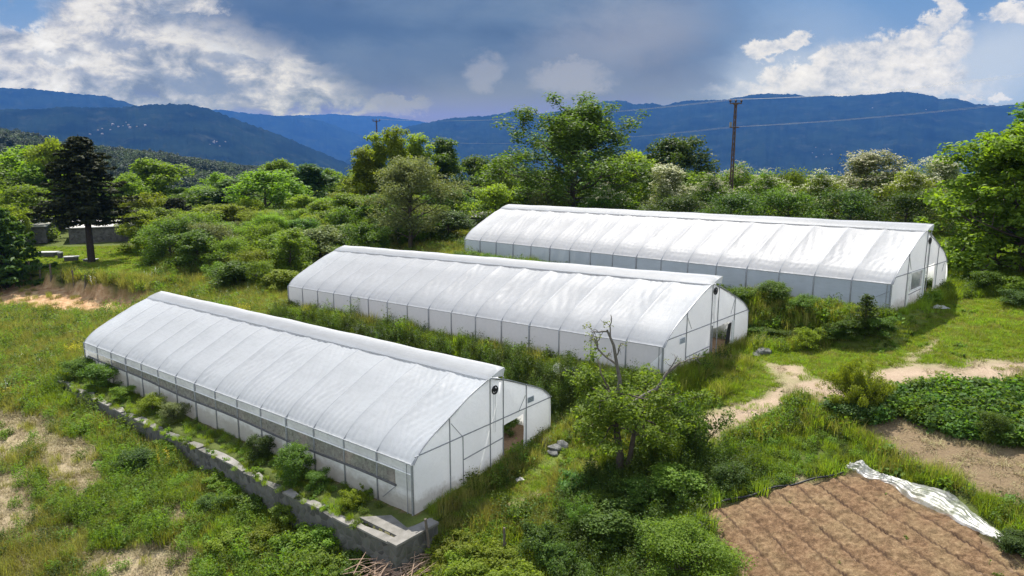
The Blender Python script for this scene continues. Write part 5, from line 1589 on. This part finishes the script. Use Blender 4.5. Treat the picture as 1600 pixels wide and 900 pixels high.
# slabs and blocks on the lawn
M['slab'] = simple('grey_slab', (.42, .42, .41), (.28, .28, .27), 4, .85, .01)
for (px, py, sx, sy, sz, rz, lb) in ((76, 400, 2.2, 1.2, .55, .1, 'flat pale grey slab on a low block on the lawn by the tall conifer'), (95, 405, .5, .5, .9, .0, 'short upright grey block beside the flat slab on the lawn'),
                                     (112, 408, 1.6, .9, .6, .3, 'low dark grey block between the slab and the bare conifer trunk'), (142, 409, 1.5, 1.0, .35, -.1, 'low pale slab right of the bare conifer trunk')):
    p = gp(px, py); root = tag(obj('stone_block', None, None, (p[0], p[1], g1(p[0], p[1])), rz), lb, 'stone block')
    b_ = MB(); b_.box((0, 0, sz * .4 - .1), (sx * .86, sy * .86, sz * .8 + .2)); b_.build('base', M['stone'], root)
    b_ = MB(); b_.box((0, 0, sz * .9), (sx, sy, sz * .2)); o = b_.build('slab', M['slab'], root)
    bv = o.modifiers.new('edge', 'BEVEL'); bv.width = .03; bv.segments = 2

# fence posts along the top of the earth bank
M['post'] = simple('weathered_wood', (.14, .115, .09), (.07, .058, .045), 12, .9, .01)
rr = random.Random(4)
for k, (px, py, h) in enumerate(((33, 434, 1.1), (48, 436, 1.35), (63, 436, 1.3), (80, 437, 1.2), (98, 441, .9), (116, 444, 1.0), (18, 432, 1.0), (133, 447, .8))):
    p = gp(px, py); h *= 1.45; lx, ly = rr.gauss(0, .07), rr.gauss(0, .07); m_ = MB()
    m_.tube([(0, 0, -.4), (lx * .5, ly * .5, h * .5), (lx, ly, h)], [.11, .10, .09], 7); o = m_.build('fence_post', M['post'], None, False, (p[0], p[1], g1(p[0], p[1])))
    tag(o, 'weathered wooden fence post along the top of the earth bank', 'post', 'fence posts on the earth bank')
p = gp(671, 878); m_ = MB(); m_.tube([(0, 0, -.3), (-.03, .02, .9), (-.12, .02, 1.72)], [.055, .055, .05], 7); tag(m_.build('wooden_stake', M['post'], None, False, tuple(p)), 'tall dark wooden stake standing in front of the corner of the stone wall', 'stake')
p = gp(790, 874); root = tag(obj('wooden_stake', None, None, tuple(p)), 'short wooden stake with struts rising from the bean tangle', 'stake')
m_ = MB(); m_.tube([(0, 0, -.2), (-.04, 0, .5), (-.05, 0, 1.25)], [.06, .05, .045], 6); m_.build('post', M['post'], root)
for dx, dy in ((.28, .05), (-.22, -.1), (.05, -.25)):
    m_ = MB(); m_.tube([(dx, dy, -.1), (-.04, 0, .75)], [.03, .025], 5); m_.build('strut', M['post'], root)

# heap of dry sticks at the bottom edge
p = gp(625, 895); m_ = MB(); rr = random.Random(6)
for i in range(150):
    a = rr.gauss(.75, .5); L_ = rr.uniform(.7, 1.9); c = np.array([rr.gauss(0, .7), rr.gauss(0, .4), abs(rr.gauss(0, .18)) + .05]); d = np.array([math.cos(a), math.sin(a), rr.gauss(.05, .15)]) * L_ / 2
    m_.tube([c - d, c + np.array([rr.gauss(0, .06), rr.gauss(0, .06), .03]), c + d], [.016, .018, .008], 4, False)
tag(m_.build('brush_pile', simple('dry_sticks', (.40, .29, .20), (.22, .14, .10), 14, .9), None, False, tuple(p)), 'heap of dry brown sticks below the corner of the stone wall', 'brush pile')

# rocks
M['rock'] = simple('grey_rock', (.20, .20, .19), (.09, .09, .085), 5, .9, .05)


def rock(px, py, s, seed, label, group):
    r_ = np.random.default_rng(seed); import bmesh
    bm = bmesh.new(); bmesh.ops.create_icosphere(bm, subdivisions=3, radius=1)
    k = r_.uniform(.6, 1.2, 3) * s; off = r_.normal(size=(6, 3)); off /= np.linalg.norm(off, axis=1)[:, None]
    for v in bm.verts:
        q = np.array(v.co); f = 1.0
        for o_ in off: f = min(f, 1.0 - max(0, q @ o_ - .55) * .8)
        f += .06 * math.sin(q[0] * 5 + seed) * math.cos(q[1] * 6 + seed)
        v.co = Vector(q * f * k * [1, 1, .75])
    me = bpy.data.meshes.new('rock'); bm.to_mesh(me); bm.free(); me.materials.append(M['rock']); p = gp(px, py)
    o = obj('rock', me, None, (p[0], p[1], g1(p[0], p[1]) + s * .25), r_.uniform(0, 6)); tag(o, label, 'rock', group)


for k, (px, py, s) in enumerate(((858, 694, .38), (868, 702, .36), (878, 700, .32), (864, 710, .30), (852, 700, .24))): rock(px, py, s, 40 + k, 'grey rock of the small heap by the right corner of the front greenhouse', 'rock heap by the front greenhouse')
for k, (px, py, s) in enumerate(((1176, 549, .36), (1187, 552, .40), (1198, 553, .34), (1190, 545, .32), (1182, 556, .26))): rock(px, py, s, 60 + k, 'pale grey rock of the small heap right of the middle greenhouse', 'rock heap by the middle greenhouse')

# long crumpled plastic sheet lying along the tilled bed
lowp, upp = SHEET_LOW, SHEET_UP
A = np.array([gp(*p)[:2] for p in lowp]); B = np.array([gp(*p)[:2] for p in upp]); q = np.linspace(0, 1, 130); q0 = np.linspace(0, 1, 10)
A = np.stack([np.interp(q, q0, A[:, j]) for j in (0, 1)], 1); B = np.stack([np.interp(q, q0, B[:, j]) for j in (0, 1)], 1)
nu = 26; V = []
for k in range(nu):
    u_ = k / (nu - 1); xy = A + (B - A) * u_ * (.62 + .3 * np.exp(-((q - .55) / .25) ** 2))[:, None] + (fbm(q * 16, q * 0 + u_ * 3, 5)[:, None] - .5) * .12
    hump = np.sin(PI * u_) ** .7 * (.05 + .14 * np.exp(-((q - .62) / .2) ** 2) + .20 * np.exp(-((q - .12) / .07) ** 2))
    fold = .03 * np.abs(np.sin(u_ * 17 + 6 * fbm(q * 7, q * 0, 9))) + .06 * (fbm(q * 26, q * 0 + u_ * 5, 12) - .5) + .03 * (fbm(q * 70, q * 0 + u_ * 9, 14) - .5)
    V.append(np.stack([xy[:, 0], xy[:, 1], gz(xy[:, 0], xy[:, 1]) + .12 + hump + fold * (1 + 1.5 * np.exp(-((q - .1) / .1) ** 2))], 1))
V = np.concatenate(V); ii = np.arange(nu * 130).reshape(nu, 130); F = np.stack([ii[:-1, :-1], ii[:-1, 1:], ii[1:, 1:], ii[1:, :-1]], -1).reshape(-1, 4)
m, nt, out = newmat('clear_plastic'); d = N(nt, 'ShaderNodeBsdfDiffuse'); t = N(nt, 'ShaderNodeBsdfTransparent'); tl = N(nt, 'ShaderNodeBsdfTranslucent'); gl = N(nt, 'ShaderNodeBsdfGlossy'); gl.inputs['Roughness'].default_value = .4
d.inputs[0].default_value = (.44, .44, .42, 1); tl.inputs[0].default_value = (.44, .44, .42, 1)
a = N(nt, 'ShaderNodeMixShader'); a.inputs[0].default_value = .4; nt.links.new(d.outputs[0], a.inputs[1]); nt.links.new(tl.outputs[0], a.inputs[2])
b = N(nt, 'ShaderNodeMixShader'); b.inputs[0].default_value = .15; nt.links.new(a.outputs[0], b.inputs[1]); nt.links.new(gl.outputs[0], b.inputs[2])
c_ = N(nt, 'ShaderNodeMixShader'); nt.links.new(ramp(nt, noise(nt, 1.6, 5, .7), [(.36, (.15, .15, .15)), (.66, (.8, .8, .8))]), c_.inputs[0]); nt.links.new(t.outputs[0], c_.inputs[1]); nt.links.new(b.outputs[0], c_.inputs[2]); nt.links.new(c_.outputs[0], out.inputs[0])
M['plastic'] = m
tag(obj('plastic_sheet', mesh('plastic_sheet', V, F, m, True)), 'long crumpled translucent plastic sheet lying along the edge of the tilled bed', 'plastic sheet')
# black hose along the upper edge of the bed
hp = [gp(*p) for p in ((1080, 806), (1110, 794), (1160, 782), (1215, 766), (1262, 757), (1320, 742))]; qq = np.linspace(0, 5, 40); hp = np.array(hp)
hp = np.stack([np.interp(qq, range(6), hp[:, j]) for j in range(3)], 1); hp[:, 2] = gz(hp[:, 0], hp[:, 1]) + .14 + .03 * np.sin(qq * 5)
m_ = MB(); m_.tube(hp, .035, 6); tag(m_.build('hose', M['black'], None, True), 'black hose along the upper edge of the tilled bed', 'hose')


def crumple(px, py, sx, sy, h, seed, mat, name, label, rz=0.0):
    p = gp(px, py); n = 16; V = []
    for i in range(n):
        for j in range(n):
            a, b = i / (n - 1) - .5, j / (n - 1) - .5
            V.append((a * sx, b * sy, h * (1 - (2 * a) ** 2) * (1 - (2 * b) ** 2) * (.5 + float(vnoise(a * 6, b * 6, seed))) + .04 * float(vnoise(a * 14, b * 14, seed)) + .06))
    F = [(i * n + j, i * n + j + 1, i * n + n + j + 1, i * n + n + j) for i in range(n - 1) for j in range(n - 1)]
    tag(obj(name, mesh(name, V, F, mat, True), None, tuple(p), rz), label, 'plastic sheet')


crumple(1462, 462, 1.6, .9, .30, 1, M['film_skirt'], 'plastic_sheet', 'rolled white plastic lying by the doorway of the rear greenhouse', .6)
crumple(1478, 459, 1.1, .6, .22, 2, M['film_skirt'], 'plastic_sheet', 'white plastic scrap right of the rear greenhouse doorway', .2)
crumple(1468, 483, 1.0, .45, .14, 3, M['film_end'], 'plastic_sheet', 'white plastic strip lying on the grass in front of the rear greenhouse', .1)
crumple(1380, 508, .8, .3, .08, 4, M['film_end'], 'plastic_sheet', 'white plastic scrap at the near corner of the rear greenhouse', .1)
crumple(812, 752, .35, .22, .10, 5, M['film_end'], 'plastic_sheet', 'small white plastic scrap on the grass before the front greenhouse', .4)
for s, T, lb in ((22, -.75, 'far heap'), (4.2, -.8, 'near heap')):
    x, y = G2.xy(s, T); n = 20; V = []
    Ls = 4.2 if s > 10 else 3.4
    for i in range(n):
        for j in range(8):
            a = i / (n - 1) - .5; b = j / 7 - .5; xx_, yy_ = G2.xy(s + a * Ls, T + b * .7 + .08 * math.sin(a * 17))
            V.append((xx_, yy_, g1(xx_, yy_) + .04 + .12 * (1 - (2 * b) ** 2) * (.4 + float(vnoise(a * 9, b * 3, 7 + int(s))))))
    F = [(i * 8 + j, i * 8 + j + 1, i * 8 + 9 + j, i * 8 + 8 + j) for i in range(n - 1) for j in range(7)]
    tag(obj('plastic_sheet', mesh('plastic_sheet', V, F, M['film_end'], True)), 'white crumpled film lying along the %s of the middle greenhouse net side' % ('far half' if s > 10 else 'near end'), 'plastic sheet')

# inside the doorway of the middle greenhouse: a red crate; in front of it a pale board
x, y = G2.xy(.9, 5.0); root = tag(obj('red_crate', None, None, (x, y, float(G2.plane(.9, 5.0)) + .02), G2.rot + .2), 'dull red crate just inside the doorway of the middle greenhouse', 'crate')
M['red'] = simple('dull_red', (.25, .045, .035), (.16, .03, .025), 9, .6)
m_ = MB(); m_.box((0, 0, .02), (.6, .42, .04))
for k in range(4):
    z = .10 + .15 * k
    for sy in (-1, 1): m_.box((0, sy * .21, z), (.6, .02, .11))
    for sx in (-1, 1): m_.box((sx * .30, 0, z), (.02, .40, .11))
for sx in (-1, 1):
    for sy in (-1, 1): m_.box((sx * .28, sy * .19, .31), (.05, .05, .62))
m_.build('slatted_box', M['red'], root)
x, y = G2.xy(-.5, 5.4); m_ = MB(); m_.box((0, 0, .04), (.9, 1.1, .05)); tag(m_.build('board', simple('pinkish_board', (.45, .33, .28), (.33, .23, .19), 6, .9), None, False, (x, y, g1(x, y) + .03), G2.rot), 'pale pinkish board lying before the doorway of the middle greenhouse', 'board')
# ================================================================== ground cover that nobody could count
def blades(n, r, h, w, rg, lean=.35, curve=.4, hv=.35):
    a = rg.uniform(0, 2 * PI, n); rad = r * np.sqrt(rg.uniform(0, 1, n)); x = np.cos(a) * rad; y = np.sin(a) * rad
    H = h * rg.uniform(1 - hv, 1 + hv, n); d = rg.uniform(0, 2 * PI, n); ln = np.abs(rg.normal(0, lean, n)) * H
    dx, dy = np.cos(d), np.sin(d); px, py = -dy, dx; w = w * rg.uniform(.7, 1.3, n)
    V = np.zeros((n, 6, 3))
    for i, (q, ww) in enumerate(((0, 1), (.55, .8), (1, .12))):
        cx = x + dx * ln * (q ** (1 + curve * 2)); cy = y + dy * ln * (q ** (1 + curve * 2)); cz = H * q * (1 - .15 * q * (ln / (H + 1e-6))) - .03 * (q == 0)
        V[:, i * 2] = np.stack([cx - px * w * ww / 2, cy - py * w * ww / 2, cz], 1); V[:, i * 2 + 1] = np.stack([cx + px * w * ww / 2, cy + py * w * ww / 2, cz], 1)
    b = np.arange(n)[:, None] * 6
    F = np.concatenate([b + np.array([[0, 1, 3, 2]]), b + np.array([[2, 3, 5, 4]])])
    return V.reshape(-1, 3), F


def weed(rg, n_st, r, h, leafsz, per, asp=.5, top=None):
    Vs = []; Fs = []; k = 0; C = []
    for i in range(n_st):
        a = rg.uniform(0, 2 * PI); x, y = r * rg.uniform() ** .5 * np.array([math.cos(a), math.sin(a)]); H = h * rg.uniform(.6, 1.2); lx, ly = rg.normal(0, .15 * H, 2)
        V, F = blades(1, .001, H, .018, rg, 0, 0, 0.0); V = V + np.outer(V[:, 2] / H, [lx, ly, 0]) + [x, y, 0]; Vs.append(V); Fs.append(F + k); k += len(V)
        q = rg.uniform(.15, 1, per); C.append(np.stack([x + lx * q, y + ly * q, H * q], 1) + rg.normal(0, leafsz * .7, (per, 3)) * [1, 1, .5])
    V, F = leaves(np.concatenate(C), leafsz, rg, up=.8, aspect=asp); Vs.append(V); Fs.append(F + k)
    return np.concatenate(Vs), np.concatenate(Fs)


COVER = bpy.data.collections.new('ground_cover'); CI = {}
rg = np.random.default_rng(77)


def cover(kind, VF, mat):
    nm = 'ground_cover_%03d' % sum(len(v) for v in CI.values())
    me = mesh(nm, VF[0], VF[1], M[mat] if isinstance(mat, str) else [M[x] for x in mat]); o = bpy.data.objects.new(nm, me); COVER.objects.link(o)
    CI.setdefault(kind, []).append(int(nm[-3:]))


for k in range(3): cover('short', blades(130, .34, .10, .016, rg, .8), 'grass')
cover('short', blades(110, .34, .09, .016, rg, .9), 'grass_yellow')
for k in range(3): cover('tall', blades(95, .30, .42, .017, rg, .5), 'grass')
for k in range(2): cover('ripe', blades(90, .32, .46, .015, rg, .55), 'grass_yellow')
for k in range(2): cover('dry', blades(80, .34, .20, .016, rg, 1.3), 'grass_dry')
for k in range(2): cover('stub', blades(60, .36, .10, .020, rg, 2.2), 'grass_dry')
for k in range(3): cover('weed', weed(rg, 16, .32, .48, .085, 14), 'weed')
for k in range(2): cover('broad', weed(rg, 10, .30, .34, .15, 9, .7), 'weed')
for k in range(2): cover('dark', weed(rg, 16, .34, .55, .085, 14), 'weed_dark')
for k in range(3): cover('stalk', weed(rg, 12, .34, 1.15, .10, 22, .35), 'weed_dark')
for k in range(2): cover('stalkl', weed(rg, 12, .34, .95, .09, 20, .35), 'weed')
V1, F1 = weed(rg, 14, .3, .5, .035, 26, .9); cover('yflower', (V1, F1), 'yellow_flower')
V1, F1 = weed(rg, 8, .3, .55, .035, 8, .9); cover('wflower', (V1, F1), 'white_flower')
for k in range(3): cover('potato', weed(rg, 14, .34, .52, .16, 13, .62), 'leaf_bluish')
for k in range(1): cover('potato', weed(rg, 14, .34, .55, .14, 13, .62), 'weed')


def scatter(name, P, idx, rot, scl, coll, label, cat):
    me = bpy.data.meshes.new(name); me.vertices.add(len(P)); me.vertices.foreach_set('co', np.asarray(P, np.float32).ravel())
    a = me.attributes.new('idx', 'INT', 'POINT'); a.data.foreach_set('value', np.asarray(idx, np.int32))
    a = me.attributes.new('rot', 'FLOAT_VECTOR', 'POINT'); a.data.foreach_set('vector', np.asarray(rot, np.float32).ravel())
    a = me.attributes.new('scl', 'FLOAT_VECTOR', 'POINT'); a.data.foreach_set('vector', np.asarray(scl, np.float32).ravel())
    o = obj(name, me); tag(o, label, cat, kind='stuff')
    ng = bpy.data.node_groups.new(name, 'GeometryNodeTree')
    ng.interface.new_socket('Geometry', in_out='INPUT', socket_type='NodeSocketGeometry'); ng.interface.new_socket('Geometry', in_out='OUTPUT', socket_type='NodeSocketGeometry')
    gi = ng.nodes.new('NodeGroupInput'); go = ng.nodes.new('NodeGroupOutput'); ip = ng.nodes.new('GeometryNodeInstanceOnPoints'); ci = ng.nodes.new('GeometryNodeCollectionInfo')
    ci.inputs['Collection'].default_value = coll; ci.inputs['Separate Children'].default_value = True; ci.inputs['Reset Children'].default_value = True
    ip.inputs['Pick Instance'].default_value = True
    ng.links.new(gi.outputs[0], ip.inputs['Points']); ng.links.new(ci.outputs[0], ip.inputs['Instance'])
    for an, ty, sk in (('idx', 'INT', 'Instance Index'), ('rot', 'FLOAT_VECTOR', 'Rotation'), ('scl', 'FLOAT_VECTOR', 'Scale')):
        na = ng.nodes.new('GeometryNodeInputNamedAttribute'); na.data_type = ty; na.inputs['Name'].default_value = an
        ng.links.new(na.outputs[0], ip.inputs[sk])
    ng.links.new(ip.outputs[0], go.inputs[0])
    md = o.modifiers.new('scatter', 'NODES'); md.node_group = ng
    return o


# candidate points over the visible ground
cells = []
for (y0, y1, st) in ((15, 34, .25), (34, 55, .31), (55, 98, .45)):
    yy = np.arange(y0, y1, st); xx = np.arange(-66, 50, st); a, b = np.meshgrid(xx, yy); a = a + rg.uniform(-.5, .5, a.shape) * st; b = b + rg.uniform(-.5, .5, b.shape) * st
    k = (np.abs(a) < b * .80 + 3); cells.append(np.stack([a[k], b[k], np.full(k.sum(), st)], 1))
CP_ = np.concatenate(cells); cx, cy, cs = CP_.T
cz = gz(cx, cy)
S1, T1 = G1.st(cx, cy); S2, T2 = G2.st(cx, cy); S3, T3 = G3.st(cx, cy)
ok = ~in_gh(cx, cy, .12) & ~((S1 > -.9) & (S1 < 31.8) & (T1 > -1.95) & (T1 < -1.2)) & ~((S1 > -1.1) & (S1 < .1) & (T1 > -2.1) & (T1 < .35)) & ~((S1 > -.8) & (S1 < 1.4) & (T1 > -2) & (T1 < -.1))
zP = zone(Z_PATH, cx, cy, .6, 1.5); zS = zone(Z_STRAW, cx, cy, .5, 1.2); zB = zone(Z_BANK, cx, cy, .5, .8); zM = np.maximum(zone(Z_MOWN, cx, cy, .6, .6), zone(Z_LAWN, cx, cy, .6, .6))
zL = sdist(Z_SOIL, cx, cy); zPo = zone([Z_POTATO], cx, cy, .3, .5); zTr = zone(Z_TRAMP, cx, cy, .35, .7)
zTall = (T1 > G1.W + .5) & (T2 < -.5) & (S2 > -.2) & (S2 < 34)
zVerge = zone([gpoly([(1075, 800), (1100, 705), (1180, 690), (1290, 672), (1335, 688), (1385, 722), (1470, 768), (1550, 815), (1660, 872), (1660, 880), (1585, 850), (1480, 772), (1360, 722), (1325, 726), (1250, 752)])], cx, cy, .3, .5)
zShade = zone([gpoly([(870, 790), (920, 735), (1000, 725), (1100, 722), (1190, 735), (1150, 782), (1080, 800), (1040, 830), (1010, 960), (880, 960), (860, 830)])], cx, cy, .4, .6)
zFoot = ((T1 > -9.5) & (T1 < -1.9) & (S1 > -3) & (S1 < 20)) * sstep(-9.5, -5, T1) + ((T1 > -4) & (T1 < -1.9) & (S1 >= 20) & (S1 < 33)) * .7
zBank2 = ((T3 < -2.6) & (T3 > -6.5) & (S3 > 1.5) & (S3 < 20) & (T2 > G2.W + .8)) * 1.0
pat = fbm(cx / 3.2, cy / 3.2, 61); pat2 = fbm(cx / 1.3, cy / 1.3, 67); pat3 = fbm(cx / 7, cy / 7, 71)
u = rg.uniform(0, 1, len(cx)); u2 = rg.uniform(0, 1, len(cx))
kind = np.full(len(cx), '', dtype='U8'); sc = np.ones(len(cx))
left = cx < -1.5 + 0 * cy
# meadow default
kind[:] = 'tall'
kind[(u < .74 * sstep(.34, .56, pat3 + (cx < -8) * .12))] = 'ripe'; kind[(u > .55) & (u2 < .35) & (cx < -8) & (pat > .42)] = 'dry'
kind[(u > .62) & (pat > .48)] = 'weed'
kind[(u > .93)] = 'dark'
kind[(u2 > .985) & left & (pat2 > .5)] = 'wflower'
kind[(pat2 > .78) & (u < .35) & left & (cx < -8)] = 'yflower'
kind[(u > .80) & (u < .86)] = 'broad'
sc *= .60 + .95 * pat2 + .30 * u2; sc[left & (cx < -6)] *= 1.15
kind[(u > .93) & left & (u2 < .5)] = 'stalkl'
right = (cx > 2) & ~zTall
kind[right & (kind == 'ripe') & (u2 < .6)] = 'tall'
dm = zone(Z_DRYMIX, cx, cy, 1.2, 2.0) > .5; k_ = dm & (u < .90); kind[k_] = np.where(u[k_] < .44, 'ripe', np.where(u[k_] < .76, 'dry', 'stub')); sc[dm] *= .8
f = zFoot * u2 > .35; kind[f] = np.where(u[f] < .45, 'weed', np.where(u[f] < .75, 'tall', np.where(u[f] < .9, 'stalkl', 'broad'))); nw_ = f & (T1 > -3.6); kind[nw_] = np.where(u[nw_] < .5, 'tall', np.where(u[nw_] < .8, 'weed', 'stalkl')); sc[nw_] = .7 + .4 * pat2[nw_]
m_ = (zM > .5); kind[m_] = 'short'; sc[m_] = .8 + .5 * u2[m_]
k2 = m_ & (pat2 > .62) & (u < .35); kind[k2] = 'broad'; sc[k2] = .5
m_ = zTr > .5; kind[m_] = np.where(u[m_] < .5, 'stub', 'short'); sc[m_] = .8; ok &= ~((zTr > .5) & (u2 < .45))
m_ = (zS > .45); kind[m_] = np.where(u[m_] < .55, 'stub', np.where(u[m_] < .85, 'dry', np.where(u2[m_] < .8, 'ripe', 'weed'))); sc[m_] = .6 + .5 * u2[m_]; ok &= ~((zS > .6) & (u2 < .45))
fr_ = (zS > .1) & (zS <= .45) & (u < .55); kind[fr_] = 'dry'
m_ = zTall; kind[m_] = np.where(u[m_] < .62, 'stalk', np.where(u[m_] < .8, 'stalkl', 'tall')); sc[m_] = .55 + .6 * pat2[m_]
near1 = zTall & (T2 > -.9); kind[near1] = 'tall'; sc[near1] = .8
m_ = zBank2 > .5; kind[m_] = np.where(T3[m_] < -3.6, np.where(u[m_] < .6, 'dark', 'weed'), np.where(u[m_] < .7, 'tall', 'weed')); sc[m_] = .7
m_ = zVerge > .5; kind[m_] = np.where(u[m_] < .55, 'tall', np.where(u[m_] < .9, 'weed', 'dark')); sc[m_] = np.where(cx[m_] > 10.5, .42, .6) + .40 * u2[m_]
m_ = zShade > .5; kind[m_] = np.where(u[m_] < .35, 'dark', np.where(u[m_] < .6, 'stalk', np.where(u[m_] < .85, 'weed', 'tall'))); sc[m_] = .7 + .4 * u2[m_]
m_ = zPo > .5; kind[m_] = 'potato'; sc[m_] = .75 + .5 * u2[m_]; e_ = m_ & (u < .12); kind[e_] = 'weed'
m_ = (zB > .35); kind[m_] = np.where(u[m_] < .6, 'dry', 'ripe'); sc[m_] = .7; ok &= ~((zB > .35) & (u2 < .84))
ok &= ~((zP > .35) & (u2 < .90)); kind[(zP > .35)] = np.where(u[zP > .35] < .5, 'short', 'stub'); sc[zP > .35] *= .7; 
m_ = (zP > .08) & (zP <= .35); kind[m_] = 'short'
zBa = zone(Z_BARE, cx, cy, .5, 1.0); m_ = zBa > .4; kind[m_] = np.where(u[m_] < .75, 'stub', 'dry'); sc[m_] = .5 + .4 * u2[m_]; ok &= ~((zBa > .5) & (u2 < .72))
ok &= ~(zL > -.15) | ((zL > .2) & (u2 > .984)); m_ = (zL > .2); kind[m_] = 'broad'; sc[m_] = .18 + .2 * u[m_]
capw = (T1 > -2.0) & (T1 <= -1.3) & (S1 > 1) & (S1 < 31) & (u2 < .38); ok |= capw; cz = np.where(capw, G1.plane(S1, -1.3) - .02, cz); kind[capw] = np.where(u[capw] < .5, 'tall', 'broad'); sc[capw] = .5
ok &= ~(sdist(np.concatenate([gpoly(SHEET_LOW), gpoly(SHEET_UP)[::-1]]), cx, cy) > -.12)
terr = (T1 > -1.3) & (T1 < 0) & (S1 > -.5) & (S1 < 32); kind[terr] = np.where(u[terr] < .5, 'weed', 'tall'); sc[terr] = .55; ok &= ~(terr & (u2 < .45))
front = ((S1 < -.1) & (S1 > -.5) & (T1 > .3) & (T1 < 4.8)) | ((S3 < -.1) & (S3 > -.5) & (T3 > 0) & (T3 < 4.5)); kind[front] = 'tall'; sc[front] = .7
ok &= ~(((S1 < .2) & (S1 > -2.2) & (T1 > 5.3) & (T1 < 6.9)) & (u2 < .6)) & ~((S2 < .2) & (S2 > -1.2) & (T2 > 4.6) & (T2 < 6.3) & (u2 < .8))
hide = (S2 > 0) & (S2 < 33) & (T2 > G2.W + .3) & (T2 < G2.W + 2.5) & (S2 > 6)
thin = (cy > 60) & (u2 < .15); ok &= ~thin
GROUPS = {
    'mown_grass': (('short',), 'short mown green grass of the lawns and paths', 'grass'),
    'meadow_grass': (('tall', 'ripe'), 'long green and yellowing meadow grass round the greenhouses', 'grass'),
    'dry_grass': (('dry', 'stub'), 'pale dry cut grass lying on the straw coloured patches', 'dry grass'),
    'weeds': (('weed', 'broad', 'dark', 'stalkl'), 'leafy green weeds mixed through the meadow and verges', 'weeds'),
    'tall_weeds': (('stalk',), 'tall dark weeds crowding the strip between front and middle greenhouses', 'weeds'),
    'meadow_flowers': (('yflower', 'wflower'), 'yellow and white wild flowers in the left meadow', 'wild flowers'),
    'potato_crop': (('potato',), 'dark leafy potato crop right of the feathery shrub', 'crop')}
for nm, (ks, lb, ct) in GROUPS.items():
    k = ok & np.isin(kind, ks); n = int(k.sum())
    if not n: continue
    ix = np.array([CI[a][int(r_ * len(CI[a]))] for a, r_ in zip(kind[k], rg.uniform(0, .999, n))])
    rt = np.stack([rg.normal(0, .10, n), rg.normal(0, .10, n), rg.uniform(0, 2 * PI, n)], 1)
    g_ = (sc[k] * (cs[k] / .32) ** .55)[:, None]
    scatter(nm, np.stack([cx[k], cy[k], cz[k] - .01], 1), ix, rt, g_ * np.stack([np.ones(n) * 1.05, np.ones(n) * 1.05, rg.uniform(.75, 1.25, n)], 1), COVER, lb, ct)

# distant woodland on the low hill at the left and along the valley edge
WOOD = bpy.data.collections.new('woodland_crowns')
for k in range(4):
    rgk = np.random.default_rng(400 + k); cl = [(np.array([math.cos(a) * r_, math.sin(a) * r_, z_]), 1) for a, r_, z_ in zip(rgk.uniform(0, 6.3, 26), 3.2 * rgk.uniform(0, 1, 26) ** .5, rgk.uniform(1.5, 8.0, 26))]
    V, F = crown(rgk, cl, 1.5, 26, .95, .8, aspect=.7)
    o = bpy.data.objects.new('ground_cover_9%02d' % k, mesh('woodland_crown', V, F, M[['leaf_far', 'leaf_far_dark', 'leaf_far_dark', 'leaf_far'][k]])); WOOD.objects.link(o)
n = 60000; wx = rg.uniform(-1500, 300, n); wy = rg.uniform(225, 1400, n)
dens = fbm(wx / 70, wy / 70, 91); k = (np.abs(wx + 0) < wy * .95) & (rg.uniform(0, 1, n) < sstep(.42, .56, dens) * .9 + .05) & (wx < 30 + 0 * wy)
k &= ~((wx / wy > -.36) & (wx / wy < -.20) & (wy > 500) & (rg.uniform(0, 1, n) < .6))
wx, wy = wx[k], wy[k]; n = len(wx); wz = gz(wx, wy)
s_ = rg.uniform(.55, 1.15, n)[:, None]
scatter('distant_woodland', np.stack([wx, wy, wz - .8], 1), rg.integers(0, 4, n), np.stack([np.zeros(n), np.zeros(n), rg.uniform(0, 6.3, n)], 1), s_ * np.ones((n, 3)), WOOD, 'far wood and copses on the low hill at the left', 'woodland')
# ================================================================== the air
hb = MB(); hb.box((0, 5800, 177), (30000, 13000, 1050)); m, nt, out = newmat('haze')
pv_ = N(nt, 'ShaderNodeVolumePrincipled'); pv_.inputs['Color'].default_value = (.105, .345, 1.0, 1); pv_.inputs['Density'].default_value = HAZE; pv_.inputs['Anisotropy'].default_value = 0.0
nt.links.new(pv_.outputs[0], out.inputs['Volume'])
tag(hb.build('haze', m), 'thin blue haze in the air', 'haze', kind='stuff')
